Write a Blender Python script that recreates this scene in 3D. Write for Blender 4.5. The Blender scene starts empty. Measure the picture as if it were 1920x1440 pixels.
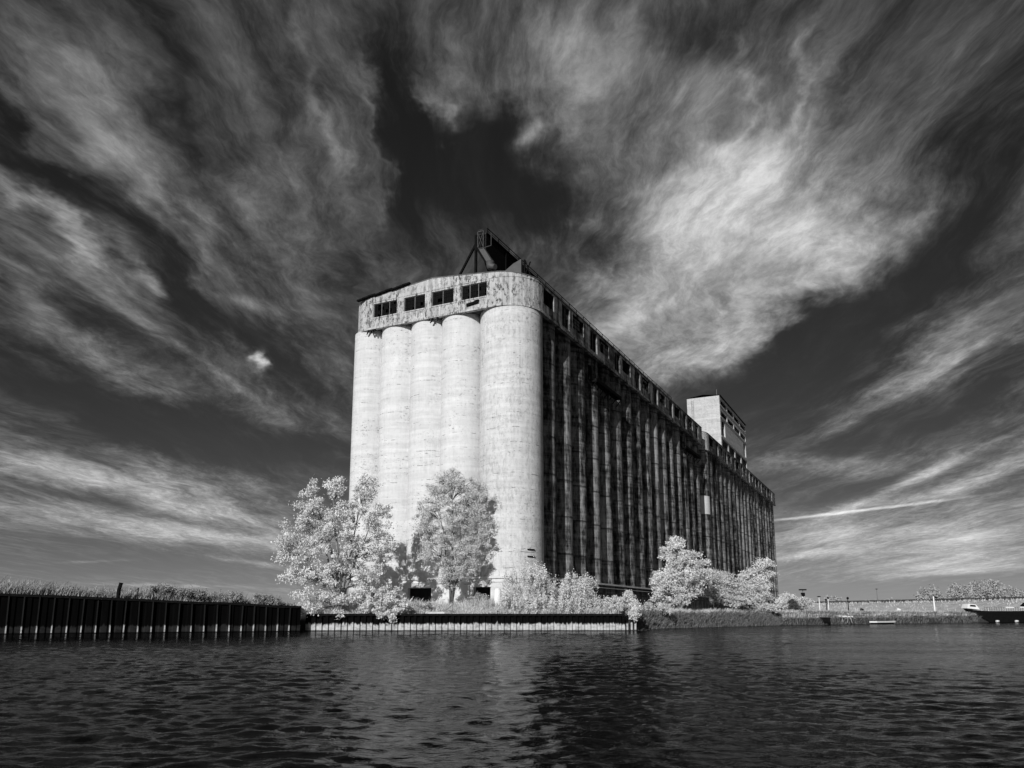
import bpy, bmesh, math, random
import numpy as np
from mathutils import Vector, Matrix
C = bpy.data.collections.new('place'); bpy.context.scene.collection.children.link(C)
R = math.radians
rng = np.random.default_rng(7)
random.seed(7)

# ------------------------------------------------------------------ camera
F_PX, CY_PX, EYE = 1487.0, 872.0, 1.6
PITCH = math.atan(281.0 / 1487.0)
cam_d = bpy.data.cameras.new('camera'); cam = bpy.data.objects.new('camera', cam_d); C.objects.link(cam)
cam.location = (0, 0, EYE); cam.rotation_euler = (R(90) + PITCH, 0, 0)
cam_d.sensor_width = 36; cam_d.lens = F_PX / 1920 * 36; cam_d.shift_y = (CY_PX - 720) / 1920
cam_d.clip_end = 20000; cam_d.clip_start = 0.1
bpy.context.scene.camera = cam
sc = bpy.context.scene
sc.view_settings.view_transform = 'Standard'; sc.view_settings.look = 'None'
sc.view_settings.exposure = 0; sc.view_settings.gamma = 1

def at(px, py, Y):
    """the world point at ground distance Y that the photograph shows at this pixel"""
    up = CY_PX - py
    f = F_PX * math.cos(PITCH) - up * math.sin(PITCH)
    u = F_PX * math.sin(PITCH) + up * math.cos(PITCH)
    return Vector(((px - 960) / f * Y, Y, EYE + u / f * Y))

# ------------------------------------------------------------------ node helpers
class NT:
    def __init__(s, tree): s.t = tree; s.n = tree.nodes; s.l = tree.links
    def new(s, typ, **kw):
        n = s.n.new(typ)
        for k, v in kw.items(): setattr(n, k, v)
        return n
    def put(s, sock, v):
        if hasattr(v, 'is_linked') or hasattr(v, 'links'): s.l.new(v, sock)
        elif isinstance(v, (tuple, list)) and sock.type == 'RGBA' and len(v) == 3: sock.default_value = (*v, 1)
        else: sock.default_value = v
    def m(s, op, a, b=None, c=None, clamp=False):
        n = s.new('ShaderNodeMath', operation=op, use_clamp=clamp)
        s.put(n.inputs[0], a)
        if b is not None: s.put(n.inputs[1], b)
        if c is not None: s.put(n.inputs[2], c)
        return n.outputs[0]
    def v(s, op, a, b=None, scale=None):
        n = s.new('ShaderNodeVectorMath', operation=op); s.put(n.inputs[0], a)
        if b is not None: s.put(n.inputs[1], b)
        if scale is not None: s.put(n.inputs['Scale'], scale)
        return n.outputs['Value'] if op in ('LENGTH', 'DOT_PRODUCT') else n.outputs['Vector']
    def comb(s, x, y, z=0.0):
        n = s.new('ShaderNodeCombineXYZ'); s.put(n.inputs[0], x); s.put(n.inputs[1], y); s.put(n.inputs[2], z); return n.outputs[0]
    def sep(s, v):
        n = s.new('ShaderNodeSeparateXYZ'); s.put(n.inputs[0], v); return n.outputs
    def noise(s, vec, scale=1.0, detail=4.0, rough=0.55, dist=0.0, col=False):
        n = s.new('ShaderNodeTexNoise'); s.put(n.inputs['Vector'], vec); s.put(n.inputs['Scale'], scale)
        n.inputs['Detail'].default_value = detail; n.inputs['Roughness'].default_value = rough; n.inputs['Distortion'].default_value = dist
        return n.outputs['Color'] if col else n.outputs['Fac']
    def smooth(s, x, lo, hi, a=0.0, b=1.0):
        n = s.new('ShaderNodeMapRange', interpolation_type='SMOOTHSTEP'); s.put(n.inputs['Value'], x)
        for i, q in zip((1, 2, 3, 4), (lo, hi, a, b)): s.put(n.inputs[i], q)
        return n.outputs[0]
    def grey(s, v): return s.comb(v, v, v)

# ------------------------------------------------------------------ sky with cirrus
SUN_AZ = R(180 + 21.0); SUN_EL = R(22)
SUN_DIR = Vector((math.sin(SUN_AZ) * math.cos(SUN_EL), math.cos(SUN_AZ) * math.cos(SUN_EL), math.sin(SUN_EL)))
#SKY-BEGIN
# cloud banks and clear gaps: azimuth, elevation (degrees), half-width, half-height (degrees), tilt (degrees), strength
def bank(px, py, rx, ry, tilt, amp):
    a, b, c = at(px, py, 1000.0), at(px + 10, py, 1000.0), at(px, py - 10, 1000.0)
    def ae(p):
        p = p - Vector((0, 0, EYE)); return math.atan2(p.x, p.y), math.atan2(p.z, math.hypot(p.x, p.y))
    (a0, e0), (a1, _), (_, e1) = ae(a), ae(b), ae(c)
    sx, sy = (a1 - a0) / 10, (e1 - e0) / 10
    t = R(tilt); co, si = math.cos(t), math.sin(t)
    # rows of the matrix that maps (azimuth, elevation) offsets to unit-ellipse coordinates
    return (a0, e0, co / rx / sx, si / rx / sy, -si / ry / sx, co / ry / sy, amp)
BANKS = [bank(*q) for q in [
    (1380, 330, 210, 90, 5, .50), (1490, 430, 110, 75, -20, .42), (1250, 470, 130, 70, 40, .35), (1370, 560, 190, 90, 22, .42),
    (1290, 660, 170, 34, 18, .34), (1130, 560, 90, 60, -30, .22), (1080, 430, 90, 30, -10, .18),
    (1130, 130, 230, 80, -22, .30), (1110, 240, 120, 50, -40, .16), (980, 250, 45, 16, 30, .22), (830, 225, 40, 26, -45, .55), (985, 262, 30, 14, 35, .35), (870, 170, 110, 40, -10, .16), (1060, 330, 50, 40, 0, .14),
    (1400, 130, 130, 60, 20, .14), (1600, 330, 50, 150, -25, .02), (1750, 180, 170, 90, 35, .06), (1560, 60, 60, 120, -20, .10),
    (640, 280, 80, 200, 6, .13), (590, 330, 90, 120, -20, .04), (160, 170, 180, 110, 0, .18), (90, 270, 90, 25, -35, .20),
    (110, 402, 110, 30, -32, .66), (260, 490, 60, 20, -50, .34), (305, 540, 26, 14, -50, .30), (210, 340, 120, 40, -50, .14),
    (240, 290, 160, 60, -48, .16), (470, 570, 50, 12, -10, .28), (505, 672, 20, 14, 40, .85), (290, 430, 16, 60, 20, .20),
    (400, 490, 24, 90, 18, .14), (480, 330, 60, 120, -35, .10),
    (240, 690, 330, 26, -24, .26), (130, 640, 160, 40, -22, .02), (520, 800, 160, 22, -27, .16),
    (140, 900, 240, 26, -9, .32), (350, 950, 220, 30, -11, .32), (400, 890, 130, 22, -14, .24), (150, 970, 220, 20, -5, .34), (420, 1010, 160, 14, -3, .34),
    (1780, 690, 200, 42, 26, .26), (1600, 760, 160, 24, 26, .22), (1560, 865, 120, 26, -6, .26), (1790, 850, 150, 16, 24, .24),
    (1840, 890, 100, 24, 20, .36), (1620, 945, 170, 10, 5, .24), (1650, 1010, 230, 32, 4, .36), (1560, 985, 110, 18, 4, .26), (1780, 1060, 200, 16, 3, .34), (1840, 1000, 120, 30, 8, .22),
    (330, 640, 260, 7, -30, .16), (560, 730, 130, 6, -34, .14), (200, 560, 160, 7, -28, .20), (470, 1055, 90, 5, -6, .45), (170, 1053, 80, 3, 4, .45), (330, 1098, 120, 4, 0, .30),
    (1590, 960, 170, 2.2, 4, .60), (1720, 720, 170, 9, 24, .14), (1700, 905, 190, 7, 20, .30), (1500, 1040, 90, 6, 6, .3), (1750, 1075, 170, 6, 3, .3), (1560, 870, 90, 14, -8, .2),
    (1390, 200, 10, 120, -10, .12), (1500, 150, 12, 130, -24, .14), (700, 250, 12, 140, 2, .2), (600, 200, 14, 120, 16, .14), (1180, 600, 60, 14, 20, .2),
    (870, 320, 110, 95, 10, -.60), (740, 230, 30, 170, 6, -.36), (960, 390, 110, 60, -20, -.50), (900, 250, 60, 50, 0, -.20),
    (90, 335, 100, 34, -38, -.85), (300, 480, 120, 30, -44, -.48), (490, 620, 150, 30, -36, -.50), (340, 190, 30, 160, 28, -.34),
    (360, 230, 90, 70, 0, -.14), (640, 520, 120, 90, -30, -.10),
    (1430, 690, 240, 34, 22, -.62), (1570, 600, 150, 46, 42, -.42), (1720, 470, 180, 52, 46, -.34), (1830, 330, 90, 40, 40, -.16), (1640, 640, 190, 30, 30, -.20),
    (1700, 800, 250, 36, 18, -.34), (1450, 780, 120, 40, 10, -.30), (1680, 895, 200, 16, 16, -.20),
    (300, 790, 300, 40, -15, -.72), (540, 830, 160, 34, -18, -.36), (130, 745, 130, 24, -14, -.24), (200, 945, 330, 8, -9, -.26),
    (260, 1060, 400, 26, -2, -.42), (1650, 1105, 330, 24, 2, -.46), (1320, 90, 70, 60, 0, -.14), (1000, 620, 200, 200, 0, -.05),
]]
world = bpy.data.worlds.new('World'); sc.world = world; world.use_nodes = True
w = NT(world.node_tree); w.n.clear()
sky = w.new('ShaderNodeTexSky', sky_type='NISHITA'); sky.sun_disc = False; sky.sun_elevation = SUN_EL; sky.sun_rotation = SUN_AZ
sky.altitude = 200; sky.air_density = 1.0; sky.dust_density = 0.6; sky.ozone_density = 1.0
tc = w.new('ShaderNodeTexCoord'); D = tc.outputs['Generated']
dx, dy, dz = w.sep(D)
az = w.m('ARCTAN2', dx, dy); el = w.m('ARCSINE', dz)
zc = w.m('ADD', w.m('MAXIMUM', dz, 0.0), 0.05)
P = w.comb(w.m('DIVIDE', dx, zc), w.m('DIVIDE', dy, zc), 0.0)
wl = w.noise(w.v('MULTIPLY', P, (0.8, 0.45, 1)), 1.3, 3, 0.5, col=True)
warp = w.v('SCALE', w.v('SUBTRACT', wl, (.5, .5, .5)), scale=0.6)
Pw = w.v('ADD', P, warp)
wf = w.noise(Pw, 3.2, 4, 0.6, col=True)
Pf = w.v('ADD', Pw, w.v('SCALE', w.v('SUBTRACT', wf, (.5, .5, .5)), scale=0.12))
Ps = w.v('ADD', P, w.v('ADD', w.v('SCALE', warp, scale=.45), w.v('SCALE', w.v('SUBTRACT', wf, (.5, .5, .5)), scale=.035)))
fib = w.noise(w.v('MULTIPLY', Pf, (4.4, .95, 1)), 1.0, 9, 0.62)          # long fibres drawn out along the wind
fine = w.noise(w.v('MULTIPLY', Pf, (20, 7.5, 1)), 1.0, 7, 0.7)
puff = w.noise(w.v('MULTIPLY', Pw, (1.5, 1.1, 1)), 1.0, 9, 0.62, 0.4)
total = None
aw = w.noise(w.comb(w.m('MULTIPLY', az, 3.0), w.m('MULTIPLY', el, 5.0), 0.0), 1.7, 5, 0.6, col=True)
ax_, ay_, _ = w.sep(w.v('SCALE', w.v('SUBTRACT', aw, (.5, .5, .5)), scale=0.22))
azw = w.m('ADD', az, ax_); elw = w.m('ADD', el, w.m('MULTIPLY', ay_, w.smooth(el, 0.0, 0.5, 0.12, 0.8)))
for (a0, e0, m00, m01, m10, m11, amp) in BANKS:
    thin = abs(m11) + abs(m10) > 110 and abs(amp) < .8                     # vapour trails run straight
    da = w.m('SUBTRACT', az if thin else azw, a0); de = w.m('SUBTRACT', el if thin else elw, e0)
    u = w.m('MULTIPLY_ADD', da, m00, w.m('MULTIPLY', de, m01)); v = w.m('MULTIPLY_ADD', da, m10, w.m('MULTIPLY', de, m11))
    q = w.m('MULTIPLY_ADD', u, u, w.m('MULTIPLY', v, v))
    g = w.m('MULTIPLY', w.m('EXPONENT', w.m('MULTIPLY', q, -0.7)), amp)
    total = g if total is None else w.m('ADD', total, g)
dens = w.m('ADD', total, w.m('MULTIPLY_ADD', fib, 0.85, -0.29))
dens = w.m('ADD', dens, w.m('MULTIPLY_ADD', puff, 0.5, -0.29))
dens = w.m('ADD', dens, w.m('MULTIPLY_ADD', fine, 0.52, -0.26))
strand = w.noise(w.v('MULTIPLY', w.v('ADD', Pf, (7.3, 2.1, 0)), (6.5, 1.3, 1)), 1.0, 8, 0.68)
patch = w.noise(w.v('MULTIPLY', w.v('ADD', Pw, (3.1, 9.0, 0)), (.9, .5, 1)), 1.0, 4, 0.6)
hole = w.smooth(total, -.55, -.05)
veil = w.m('MULTIPLY', w.m('MULTIPLY', w.m('POWER', w.smooth(strand, .36, .72), 1.4), w.smooth(patch, .30, .66, .25, 1.0)), w.m('MULTIPLY_ADD', hole, .9, .1))
crisp = w.smooth(w.noise(w.v('MULTIPLY', Pf, (22, 9, 1)), 1.0, 8, 0.72), .3, .7, .76, 1.26)
cl = w.m('POWER', w.m('MAXIMUM', w.smooth(dens, -0.18, 1.15), 0.0), 1.55)
sr = w.sep(sky.outputs['Color'])                                       # infrared film sees mostly the red end
base = w.m('MULTIPLY', w.m('POWER', sr[0], 1.0), 0.10)
gradient = w.m('MULTIPLY', base, w.m('MULTIPLY_ADD', w.m('EXPONENT', w.m('MULTIPLY', w.m('MAXIMUM', el, 0.0), -9.0)), 2.0, 1.0))
lum = w.m('ADD', w.m('MULTIPLY', gradient, 0.12), w.m('MULTIPLY_ADD', w.m('MULTIPLY', cl, crisp), 0.70, w.m('MULTIPLY', w.m('MULTIPLY', veil, crisp), 0.085)))
bg = w.new('ShaderNodeBackground'); w.put(bg.inputs['Color'], w.grey(lum)); bg.inputs['Strength'].default_value = 1.0
out = w.new('ShaderNodeOutputWorld'); w.l.new(bg.outputs[0], out.inputs[0])
#SKY-END
sun_d = bpy.data.lights.new('sun', 'SUN'); sun_d.energy = 4.2; sun_d.angle = R(0.53); sun_d.color = (1, 1, 1)
sun = bpy.data.objects.new('sun', sun_d); C.objects.link(sun); sun.rotation_euler = (-SUN_DIR).to_track_quat('-Z', 'Y').to_euler()
sun.location = (-60, -60, 80)
SKYONLY = False

# ------------------------------------------------------------------ materials (the photograph is black and white infrared)
def material(name, rough=0.8, spec=0.25):
    m = bpy.data.materials.new(name); m.use_nodes = True; t = NT(m.node_tree)
    b = t.n['Principled BSDF']; b.inputs['Roughness'].default_value = rough; b.inputs['Specular IOR Level'].default_value = spec
    return m, t, b
def bump(t, b, h, dist=0.05, strength=0.6):
    n = t.new('ShaderNodeBump'); n.inputs['Distance'].default_value = dist; n.inputs['Strength'].default_value = strength
    t.put(n.inputs['Height'], h); t.l.new(n.outputs[0], b.inputs['Normal'])
def pos(t): return t.new('ShaderNodeNewGeometry').outputs['Position']
def plain(name, v, rough=0.8, var=0.25, scale=2.0, spec=0.25, metal=0.0):
    m, t, b = material(name, rough, spec); b.inputs['Metallic'].default_value = metal
    n = t.noise(pos(t), scale, 6, 0.65)
    t.put(b.inputs['Base Color'], t.grey(t.smooth(n, 0.25, 0.75, v * (1 - var), v * (1 + var))))
    bump(t, b, n, 0.03, 0.4)
    return m

def concrete(name, base, lo, streak, spots, lines=1.0, flake=0.0):
    m, t, b = material(name, 0.9, 0.15)
    p = pos(t)
    big = t.noise(t.v('MULTIPLY', p, (1, 1, .7)), 0.16, 5, 0.6)
    slip = t.noise(t.v('MULTIPLY', p, (.10, .10, 1.6)), 1.0, 6, 0.7)                        # courses left by the slip forms
    cloudy = t.noise(t.v('MULTIPLY', p, (1, 1, .8)), 0.9, 8, 0.75)
    vert = t.noise(t.v('MULTIPLY', p, (3.0, 3.0, .10)), 1.0, 7, 0.7)
    pit = t.noise(t.v('MULTIPLY', p, (1, 1, 2.4)), 2.6, 6, 0.75)
    pitmask = t.noise(t.v('MULTIPLY', p, (.5, .5, 1.2)), 0.35, 4, 0.6)
    v = t.m('ADD', base, t.m('MULTIPLY', t.m('SUBTRACT', big, .5), .16))
    v = t.m('ADD', v, t.m('MULTIPLY', t.m('SUBTRACT', slip, .5), .22 * lines))
    v = t.m('ADD', v, t.m('MULTIPLY', t.m('SUBTRACT', cloudy, .5), .22))
    v = t.m('ADD', v, t.m('MULTIPLY', t.m('SUBTRACT', vert, .5), streak))
    pits = t.m('MULTIPLY', t.smooth(pit, .58, .67), t.smooth(pitmask, .42, .62))
    v = t.m('MULTIPLY', v, t.m('SUBTRACT', 1.0, t.m('MULTIPLY', pits, spots)))
    # thin pour lines, broken along their length
    z = t.sep(p)[2]
    jit = t.noise(t.v('MULTIPLY', p, (.25, .25, .05)), 1.0, 3, .5)
    fz = t.m('FRACT', t.m('MULTIPLY_ADD', z, 0.55, t.m('MULTIPLY', jit, .35)))
    ln = t.m('MULTIPLY', t.smooth(fz, .955, .985), t.smooth(t.noise(t.v('MULTIPLY', p, (.8, .8, .5)), 1.0, 6, .7), .52, .62))
    v = t.m('MULTIPLY', v, t.m('SUBTRACT', 1.0, t.m('MULTIPLY', ln, min(.9, .55 * lines))))
    if flake:                                                                               # paint that has come off in ragged upright flakes
        fl = t.noise(t.v('MULTIPLY', p, (2.6, 2.6, 1.1)), 1.0, 9, .78); fm = t.noise(t.v('MULTIPLY', p, (.35, .35, .5)), 1.0, 3, .5)
        k = t.m('MULTIPLY', t.smooth(fl, .50, .56), t.smooth(fm, .32, .60, .35, 1.0))
        v = t.m('MULTIPLY', v, t.m('SUBTRACT', 1.15, t.m('MULTIPLY', k, flake * 1.3)))
    v = t.m('MAXIMUM', v, lo)
    t.put(b.inputs['Base Color'], t.grey(v))
    h = t.m('ADD', t.m('MULTIPLY', slip, .6), t.m('SUBTRACT', t.m('MULTIPLY', cloudy, .5), t.m('MULTIPLY', pits, 1.0)))
    bump(t, b, h, 0.12, 0.55)
    return m
M_CONC = concrete('pale_smooth_concrete', .53, .05, .14, .8, 1.6, flake=.06)  # the pale tone is the concrete's own
M_GAL = concrete('flaking_painted_concrete', .38, .02, .75, .9, .5, flake=.75)
M_CORNER = concrete('pitted_concrete', .50, .04, .26, .85, 1.9, flake=.2)
M_TOWER = concrete('board_marked_concrete', .42, .05, .16, .8, 2.2, flake=.12)
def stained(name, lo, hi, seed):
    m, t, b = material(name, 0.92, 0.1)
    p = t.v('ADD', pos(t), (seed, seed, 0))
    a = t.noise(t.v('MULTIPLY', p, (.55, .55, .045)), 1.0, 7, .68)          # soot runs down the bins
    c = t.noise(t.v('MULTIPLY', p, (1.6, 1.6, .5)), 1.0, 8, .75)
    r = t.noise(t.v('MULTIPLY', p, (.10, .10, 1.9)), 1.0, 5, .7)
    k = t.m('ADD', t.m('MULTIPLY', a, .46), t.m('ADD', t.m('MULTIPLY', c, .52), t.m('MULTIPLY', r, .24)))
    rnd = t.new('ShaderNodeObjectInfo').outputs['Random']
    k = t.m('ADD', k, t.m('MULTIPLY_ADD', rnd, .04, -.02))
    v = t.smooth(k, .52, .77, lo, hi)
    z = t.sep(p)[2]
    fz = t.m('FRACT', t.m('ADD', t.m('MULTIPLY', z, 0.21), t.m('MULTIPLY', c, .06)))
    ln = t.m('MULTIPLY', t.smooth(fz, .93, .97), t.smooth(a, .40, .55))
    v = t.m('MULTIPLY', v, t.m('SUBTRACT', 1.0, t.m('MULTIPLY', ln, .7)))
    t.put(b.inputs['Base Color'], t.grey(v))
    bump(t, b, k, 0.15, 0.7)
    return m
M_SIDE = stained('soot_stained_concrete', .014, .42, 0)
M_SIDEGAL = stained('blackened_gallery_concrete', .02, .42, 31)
M_BLACKCONC = stained('flank_black_concrete', .012, .10, 55)  # darkest of the stained mixes, for the flank plinth only
M_WEB = stained('grey_panel_concrete', .03, .18, 77)
M_DARK = plain('black_painted_steel', .007, .9, .3, 3, .04)
M_STEEL = plain('dull_galvanised_steel', .12, .55, .3, 3, .4)
M_RUST = plain('rusted_steel', .05, .8, .4, 3, .2)
M_GREYSTEEL = plain('pale_sheet_steel', .065, .6, .2, 1, .4)
M_ROOF = plain('tar_roof', .12, .9, .4, 1)
M_GLASS = plain('dirty_black_glass', .006, .15, .3, 4, .5)
M_INT = plain('dark_interior_concrete', .05, .9, .3, 1)
M_BARK = plain('pale_bark', .20, .9, .4, 6)
M_DARKBARK = plain('dark_bark', .09, .9, .4, 6)
M_WHITE = plain('white_weathered_paint', .75, .5, .1, 1)
M_STONE = plain('shore_stone', .28, .95, .6, 3)
M_WOOD = plain('weathered_black_timber', .008, .95, .5, 5, .04)

def leaf(name, v, dark=.5, trans=.35):
    m, t, b = material(name, .6, .2)
    o = t.new('ShaderNodeTexCoord').outputs['Object']
    n = t.noise(o, 5.0, 2, .5); n2 = t.noise(o, .55, 3, .6)
    k = t.m('MULTIPLY', t.smooth(n, .3, .7, dark, 1.12), t.smooth(n2, .3, .7, .82, 1.1))
    col = t.grey(t.m('MULTIPLY', k, v)); t.put(b.inputs['Base Color'], col)
    tr = t.new('ShaderNodeBsdfTranslucent'); t.put(tr.inputs['Color'], col)
    mx = t.new('ShaderNodeMixShader'); mx.inputs[0].default_value = trans
    t.l.new(b.outputs[0], mx.inputs[1]); t.l.new(tr.outputs[0], mx.inputs[2]); t.l.new(mx.outputs[0], t.n['Material Output'].inputs[0])
    return m
M_LEAF = leaf('infrared_white_leaves', .93, .6)
M_LEAFG = leaf('grey_leaves', .86, .55)
M_LEAFF = leaf('far_grey_leaves', .62, .5)
M_LEAFD = leaf('dark_leaves', .16)
M_GRASS = leaf('dry_pale_grass', .74, .5, .3)
M_GRASSL = leaf('dim_tall_grass', .46, .35, .25)
M_GRASSD = leaf('dull_reed_grass', .22, .35, .15)

def ground_mat():
    m, t, b = material('dry_turf', .95, .1); p = pos(t)
    a = t.noise(p, .25, 7, .7); c = t.noise(p, 2.2, 6, .7)
    turf = t.smooth(t.m('ADD', t.m('MULTIPLY', a, .5), t.m('MULTIPLY', c, .5)), .35, .65, .34, .66)
    mud = t.smooth(t.m('ADD', t.sep(p)[2], t.m('MULTIPLY', c, .4)), 1.15, 1.6)                # bare black mud low on the bank
    t.put(b.inputs['Base Color'], t.grey(t.m('MULTIPLY_ADD', mud, t.m('SUBTRACT', turf, .05), .05)))
    bump(t, b, c, .2, .8); return m
M_GROUND = ground_mat()

def piling_mat(name, dark, pale, top, seed=0):
    """tarred steel sheets with a pale scale band above the waterline"""
    m, t, b = material(name, .95, .04); p = pos(t); x, y, z = t.sep(p)
    n = t.noise(t.v('MULTIPLY', t.v('ADD', p, (seed, 0, 0)), (2.6, 2.6, .5)), 1.0, 6, .7)
    n2 = t.noise(t.v('MULTIPLY', p, (1.2, 1.2, 3)), 1.0, 6, .7)
    edge = t.m('ADD', t.m('MULTIPLY', t.m('SUBTRACT', n, .5), 1.1), top)
    band = t.m('SUBTRACT', 1.0, t.smooth(t.m('SUBTRACT', z, edge), -.10, .10))
    wet = t.smooth(z, .03, .14)
    k = t.m('MULTIPLY', t.m('MULTIPLY', band, wet), t.smooth(n2, .3, .6, .45, 1.0))
    v = t.m('ADD', t.m('MULTIPLY', k, pale), t.m('MULTIPLY', n, dark))
    t.put(b.inputs['Base Color'], t.grey(v)); bump(t, b, n2, .03, .5); return m
M_PILE = piling_mat('tarred_sheet_steel', .008, .50, .72)
M_PILEL = piling_mat('rusted_black_sheet_steel', .004, .022, .60, 9)
M_RIB = piling_mat('worn_steel_rib', .03, .50, .62, 5)

def water_mat():
    m, t, b = material('river_water', .04, .40); b.inputs['IOR'].default_value = 1.33
    t.put(b.inputs['Base Color'], (.002, .002, .002))
    dk = t.new('ShaderNodeBsdfDiffuse'); t.put(dk.inputs['Color'], (.002, .002, .002)); mx = t.new('ShaderNodeMixShader'); mx.inputs[0].default_value = .48
    t.l.new(b.outputs[0], mx.inputs[1]); t.l.new(dk.outputs[0], mx.inputs[2]); t.l.new(mx.outputs[0], t.n['Material Output'].inputs[0])   # black diffuse mixed in to dim the reflections
    p = pos(t)
    a = t.noise(t.v('MULTIPLY', p, (1.0, 1.7, 1)), 2.2, 4, .6, .6); c = t.noise(t.v('MULTIPLY', p, (1, 1.5, 1)), 8.0, 3, .6)
    calm = t.smooth(t.noise(t.v('MULTIPLY', p, (.05, .12, 1)), 1.0, 3, .6), .35, .65, .35, 1.0)
    bump(t, b, t.m('MULTIPLY', t.m('ADD', a, t.m('MULTIPLY', c, .28)), calm), .03, 1.0); return m
M_WATER = water_mat()

# ------------------------------------------------------------------ object helpers
def tag(o, label=None, cat=None, group=None, kind=None):
    if label: o['label'] = label
    if cat: o['category'] = cat
    if group: o['group'] = group
    if kind: o['kind'] = kind
    return o
def empty(name, loc, rz=0.0):
    o = bpy.data.objects.new(name, None); C.objects.link(o); o.location = loc; o.rotation_euler = (0, 0, rz); o.empty_display_size = 1; return o
def from_arrays(name, verts, faces_n, mat, parent=None, smooth=False):
    """verts (N,3); faces_n: (M,k) index array"""
    me = bpy.data.meshes.new(name); verts = np.asarray(verts, dtype=np.float32); f = np.asarray(faces_n, dtype=np.int32)
    me.vertices.add(len(verts)); me.vertices.foreach_set('co', verts.ravel())
    k = f.shape[1]; me.loops.add(f.size); me.loops.foreach_set('vertex_index', f.ravel())
    me.polygons.add(len(f)); me.polygons.foreach_set('loop_start', np.arange(0, f.size, k, dtype=np.int32))
    me.polygons.foreach_set('loop_total', np.full(len(f), k, dtype=np.int32))
    me.polygons.foreach_set('use_smooth', np.full(len(f), smooth, dtype=bool))
    me.update(calc_edges=True); me.validate(); me.materials.append(mat)
    o = bpy.data.objects.new(name, me); C.objects.link(o)
    if parent: o.parent = parent
    return o
class MB:
    def __init__(s): s.v = []; s.f = []; s.sm = []
    def add(s, vs, fs, smooth=False):
        k = len(s.v); s.v += [tuple(q) for q in vs]; s.f += [tuple(i + k for i in f) for f in fs]; s.sm += [smooth] * len(fs); return s
    def box(s, x0, x1, y0, y1, z0, z1):
        return s.add([(x0, y0, z0), (x1, y0, z0), (x1, y1, z0), (x0, y1, z0), (x0, y0, z1), (x1, y0, z1), (x1, y1, z1), (x0, y1, z1)],
                     [(3, 2, 1, 0), (4, 5, 6, 7), (0, 1, 5, 4), (1, 2, 6, 5), (2, 3, 7, 6), (3, 0, 4, 7)])
    def obox(s, c, ux, uy, uz):
        c, ux, uy, uz = map(Vector, (c, ux, uy, uz))
        vs = [c - ux - uy - uz, c + ux - uy - uz, c + ux + uy - uz, c - ux + uy - uz, c - ux - uy + uz, c + ux - uy + uz, c + ux + uy + uz, c - ux + uy + uz]
        return s.add(vs, [(3, 2, 1, 0), (4, 5, 6, 7), (0, 1, 5, 4), (1, 2, 6, 5), (2, 3, 7, 6), (3, 0, 4, 7)])
    def bar(s, a, b, w, h=None):
        a, b = Vector(a), Vector(b); d = (b - a); L = d.length; d.normalize()
        up = Vector((0, 0, 1)) if abs(d.z) < .95 else Vector((0, 1, 0))
        x = d.cross(up).normalized(); y = x.cross(d).normalized(); h = h or w
        return s.obox((a + b) / 2, x * w / 2, d * L / 2, y * h / 2)
    def tube(s, pts, rad, n=8, cap=True):
        pts = [Vector(p) for p in pts]; k0 = len(s.v); rings = []
        for i, p in enumerate(pts):
            d = (pts[min(i + 1, len(pts) - 1)] - pts[max(i - 1, 0)]).normalized()
            up = Vector((0, 0, 1)) if abs(d.z) < .9 else Vector((1, 0, 0))
            x = d.cross(up).normalized(); y = x.cross(d); r = rad[i] if isinstance(rad, (list, tuple)) else rad
            s.v += [tuple(p + (x * math.cos(2 * math.pi * j / n) + y * math.sin(2 * math.pi * j / n)) * r) for j in range(n)]
        for i in range(len(pts) - 1):
            for j in range(n):
                a = k0 + i * n + j; b = k0 + i * n + (j + 1) % n; s.f.append((a, b, b + n, a + n)); s.sm.append(True)
        if cap:
            s.f.append(tuple(k0 + j for j in range(n))[::-1]); s.f.append(tuple(k0 + (len(pts) - 1) * n + j for j in range(n))); s.sm += [False, False]
        return s
    def prism(s, poly, z0, z1):
        n = len(poly); zz0 = [z0(p) if callable(z0) else z0 for p in poly]; zz1 = [z1(p) if callable(z1) else z1 for p in poly]
        vs = [(p[0], p[1], z) for p, z in zip(poly, zz0)] + [(p[0], p[1], z) for p, z in zip(poly, zz1)]
        return s.add(vs, [tuple(range(n))[::-1], tuple(range(n, 2 * n))] + [(i, (i + 1) % n, n + (i + 1) % n, n + i) for i in range(n)])
    def build(s, name, mat, parent=None):
        me = bpy.data.meshes.new(name); me.from_pydata(s.v, [], s.f); me.polygons.foreach_set('use_smooth', s.sm)
        bm = bmesh.new(); bm.from_mesh(me); bmesh.ops.recalc_face_normals(bm, faces=bm.faces); bm.to_mesh(me); bm.free()
        me.materials.append(mat); me.update()
        o = bpy.data.objects.new(name, me); C.objects.link(o)
        if parent: o.parent = parent
        return o

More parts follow.
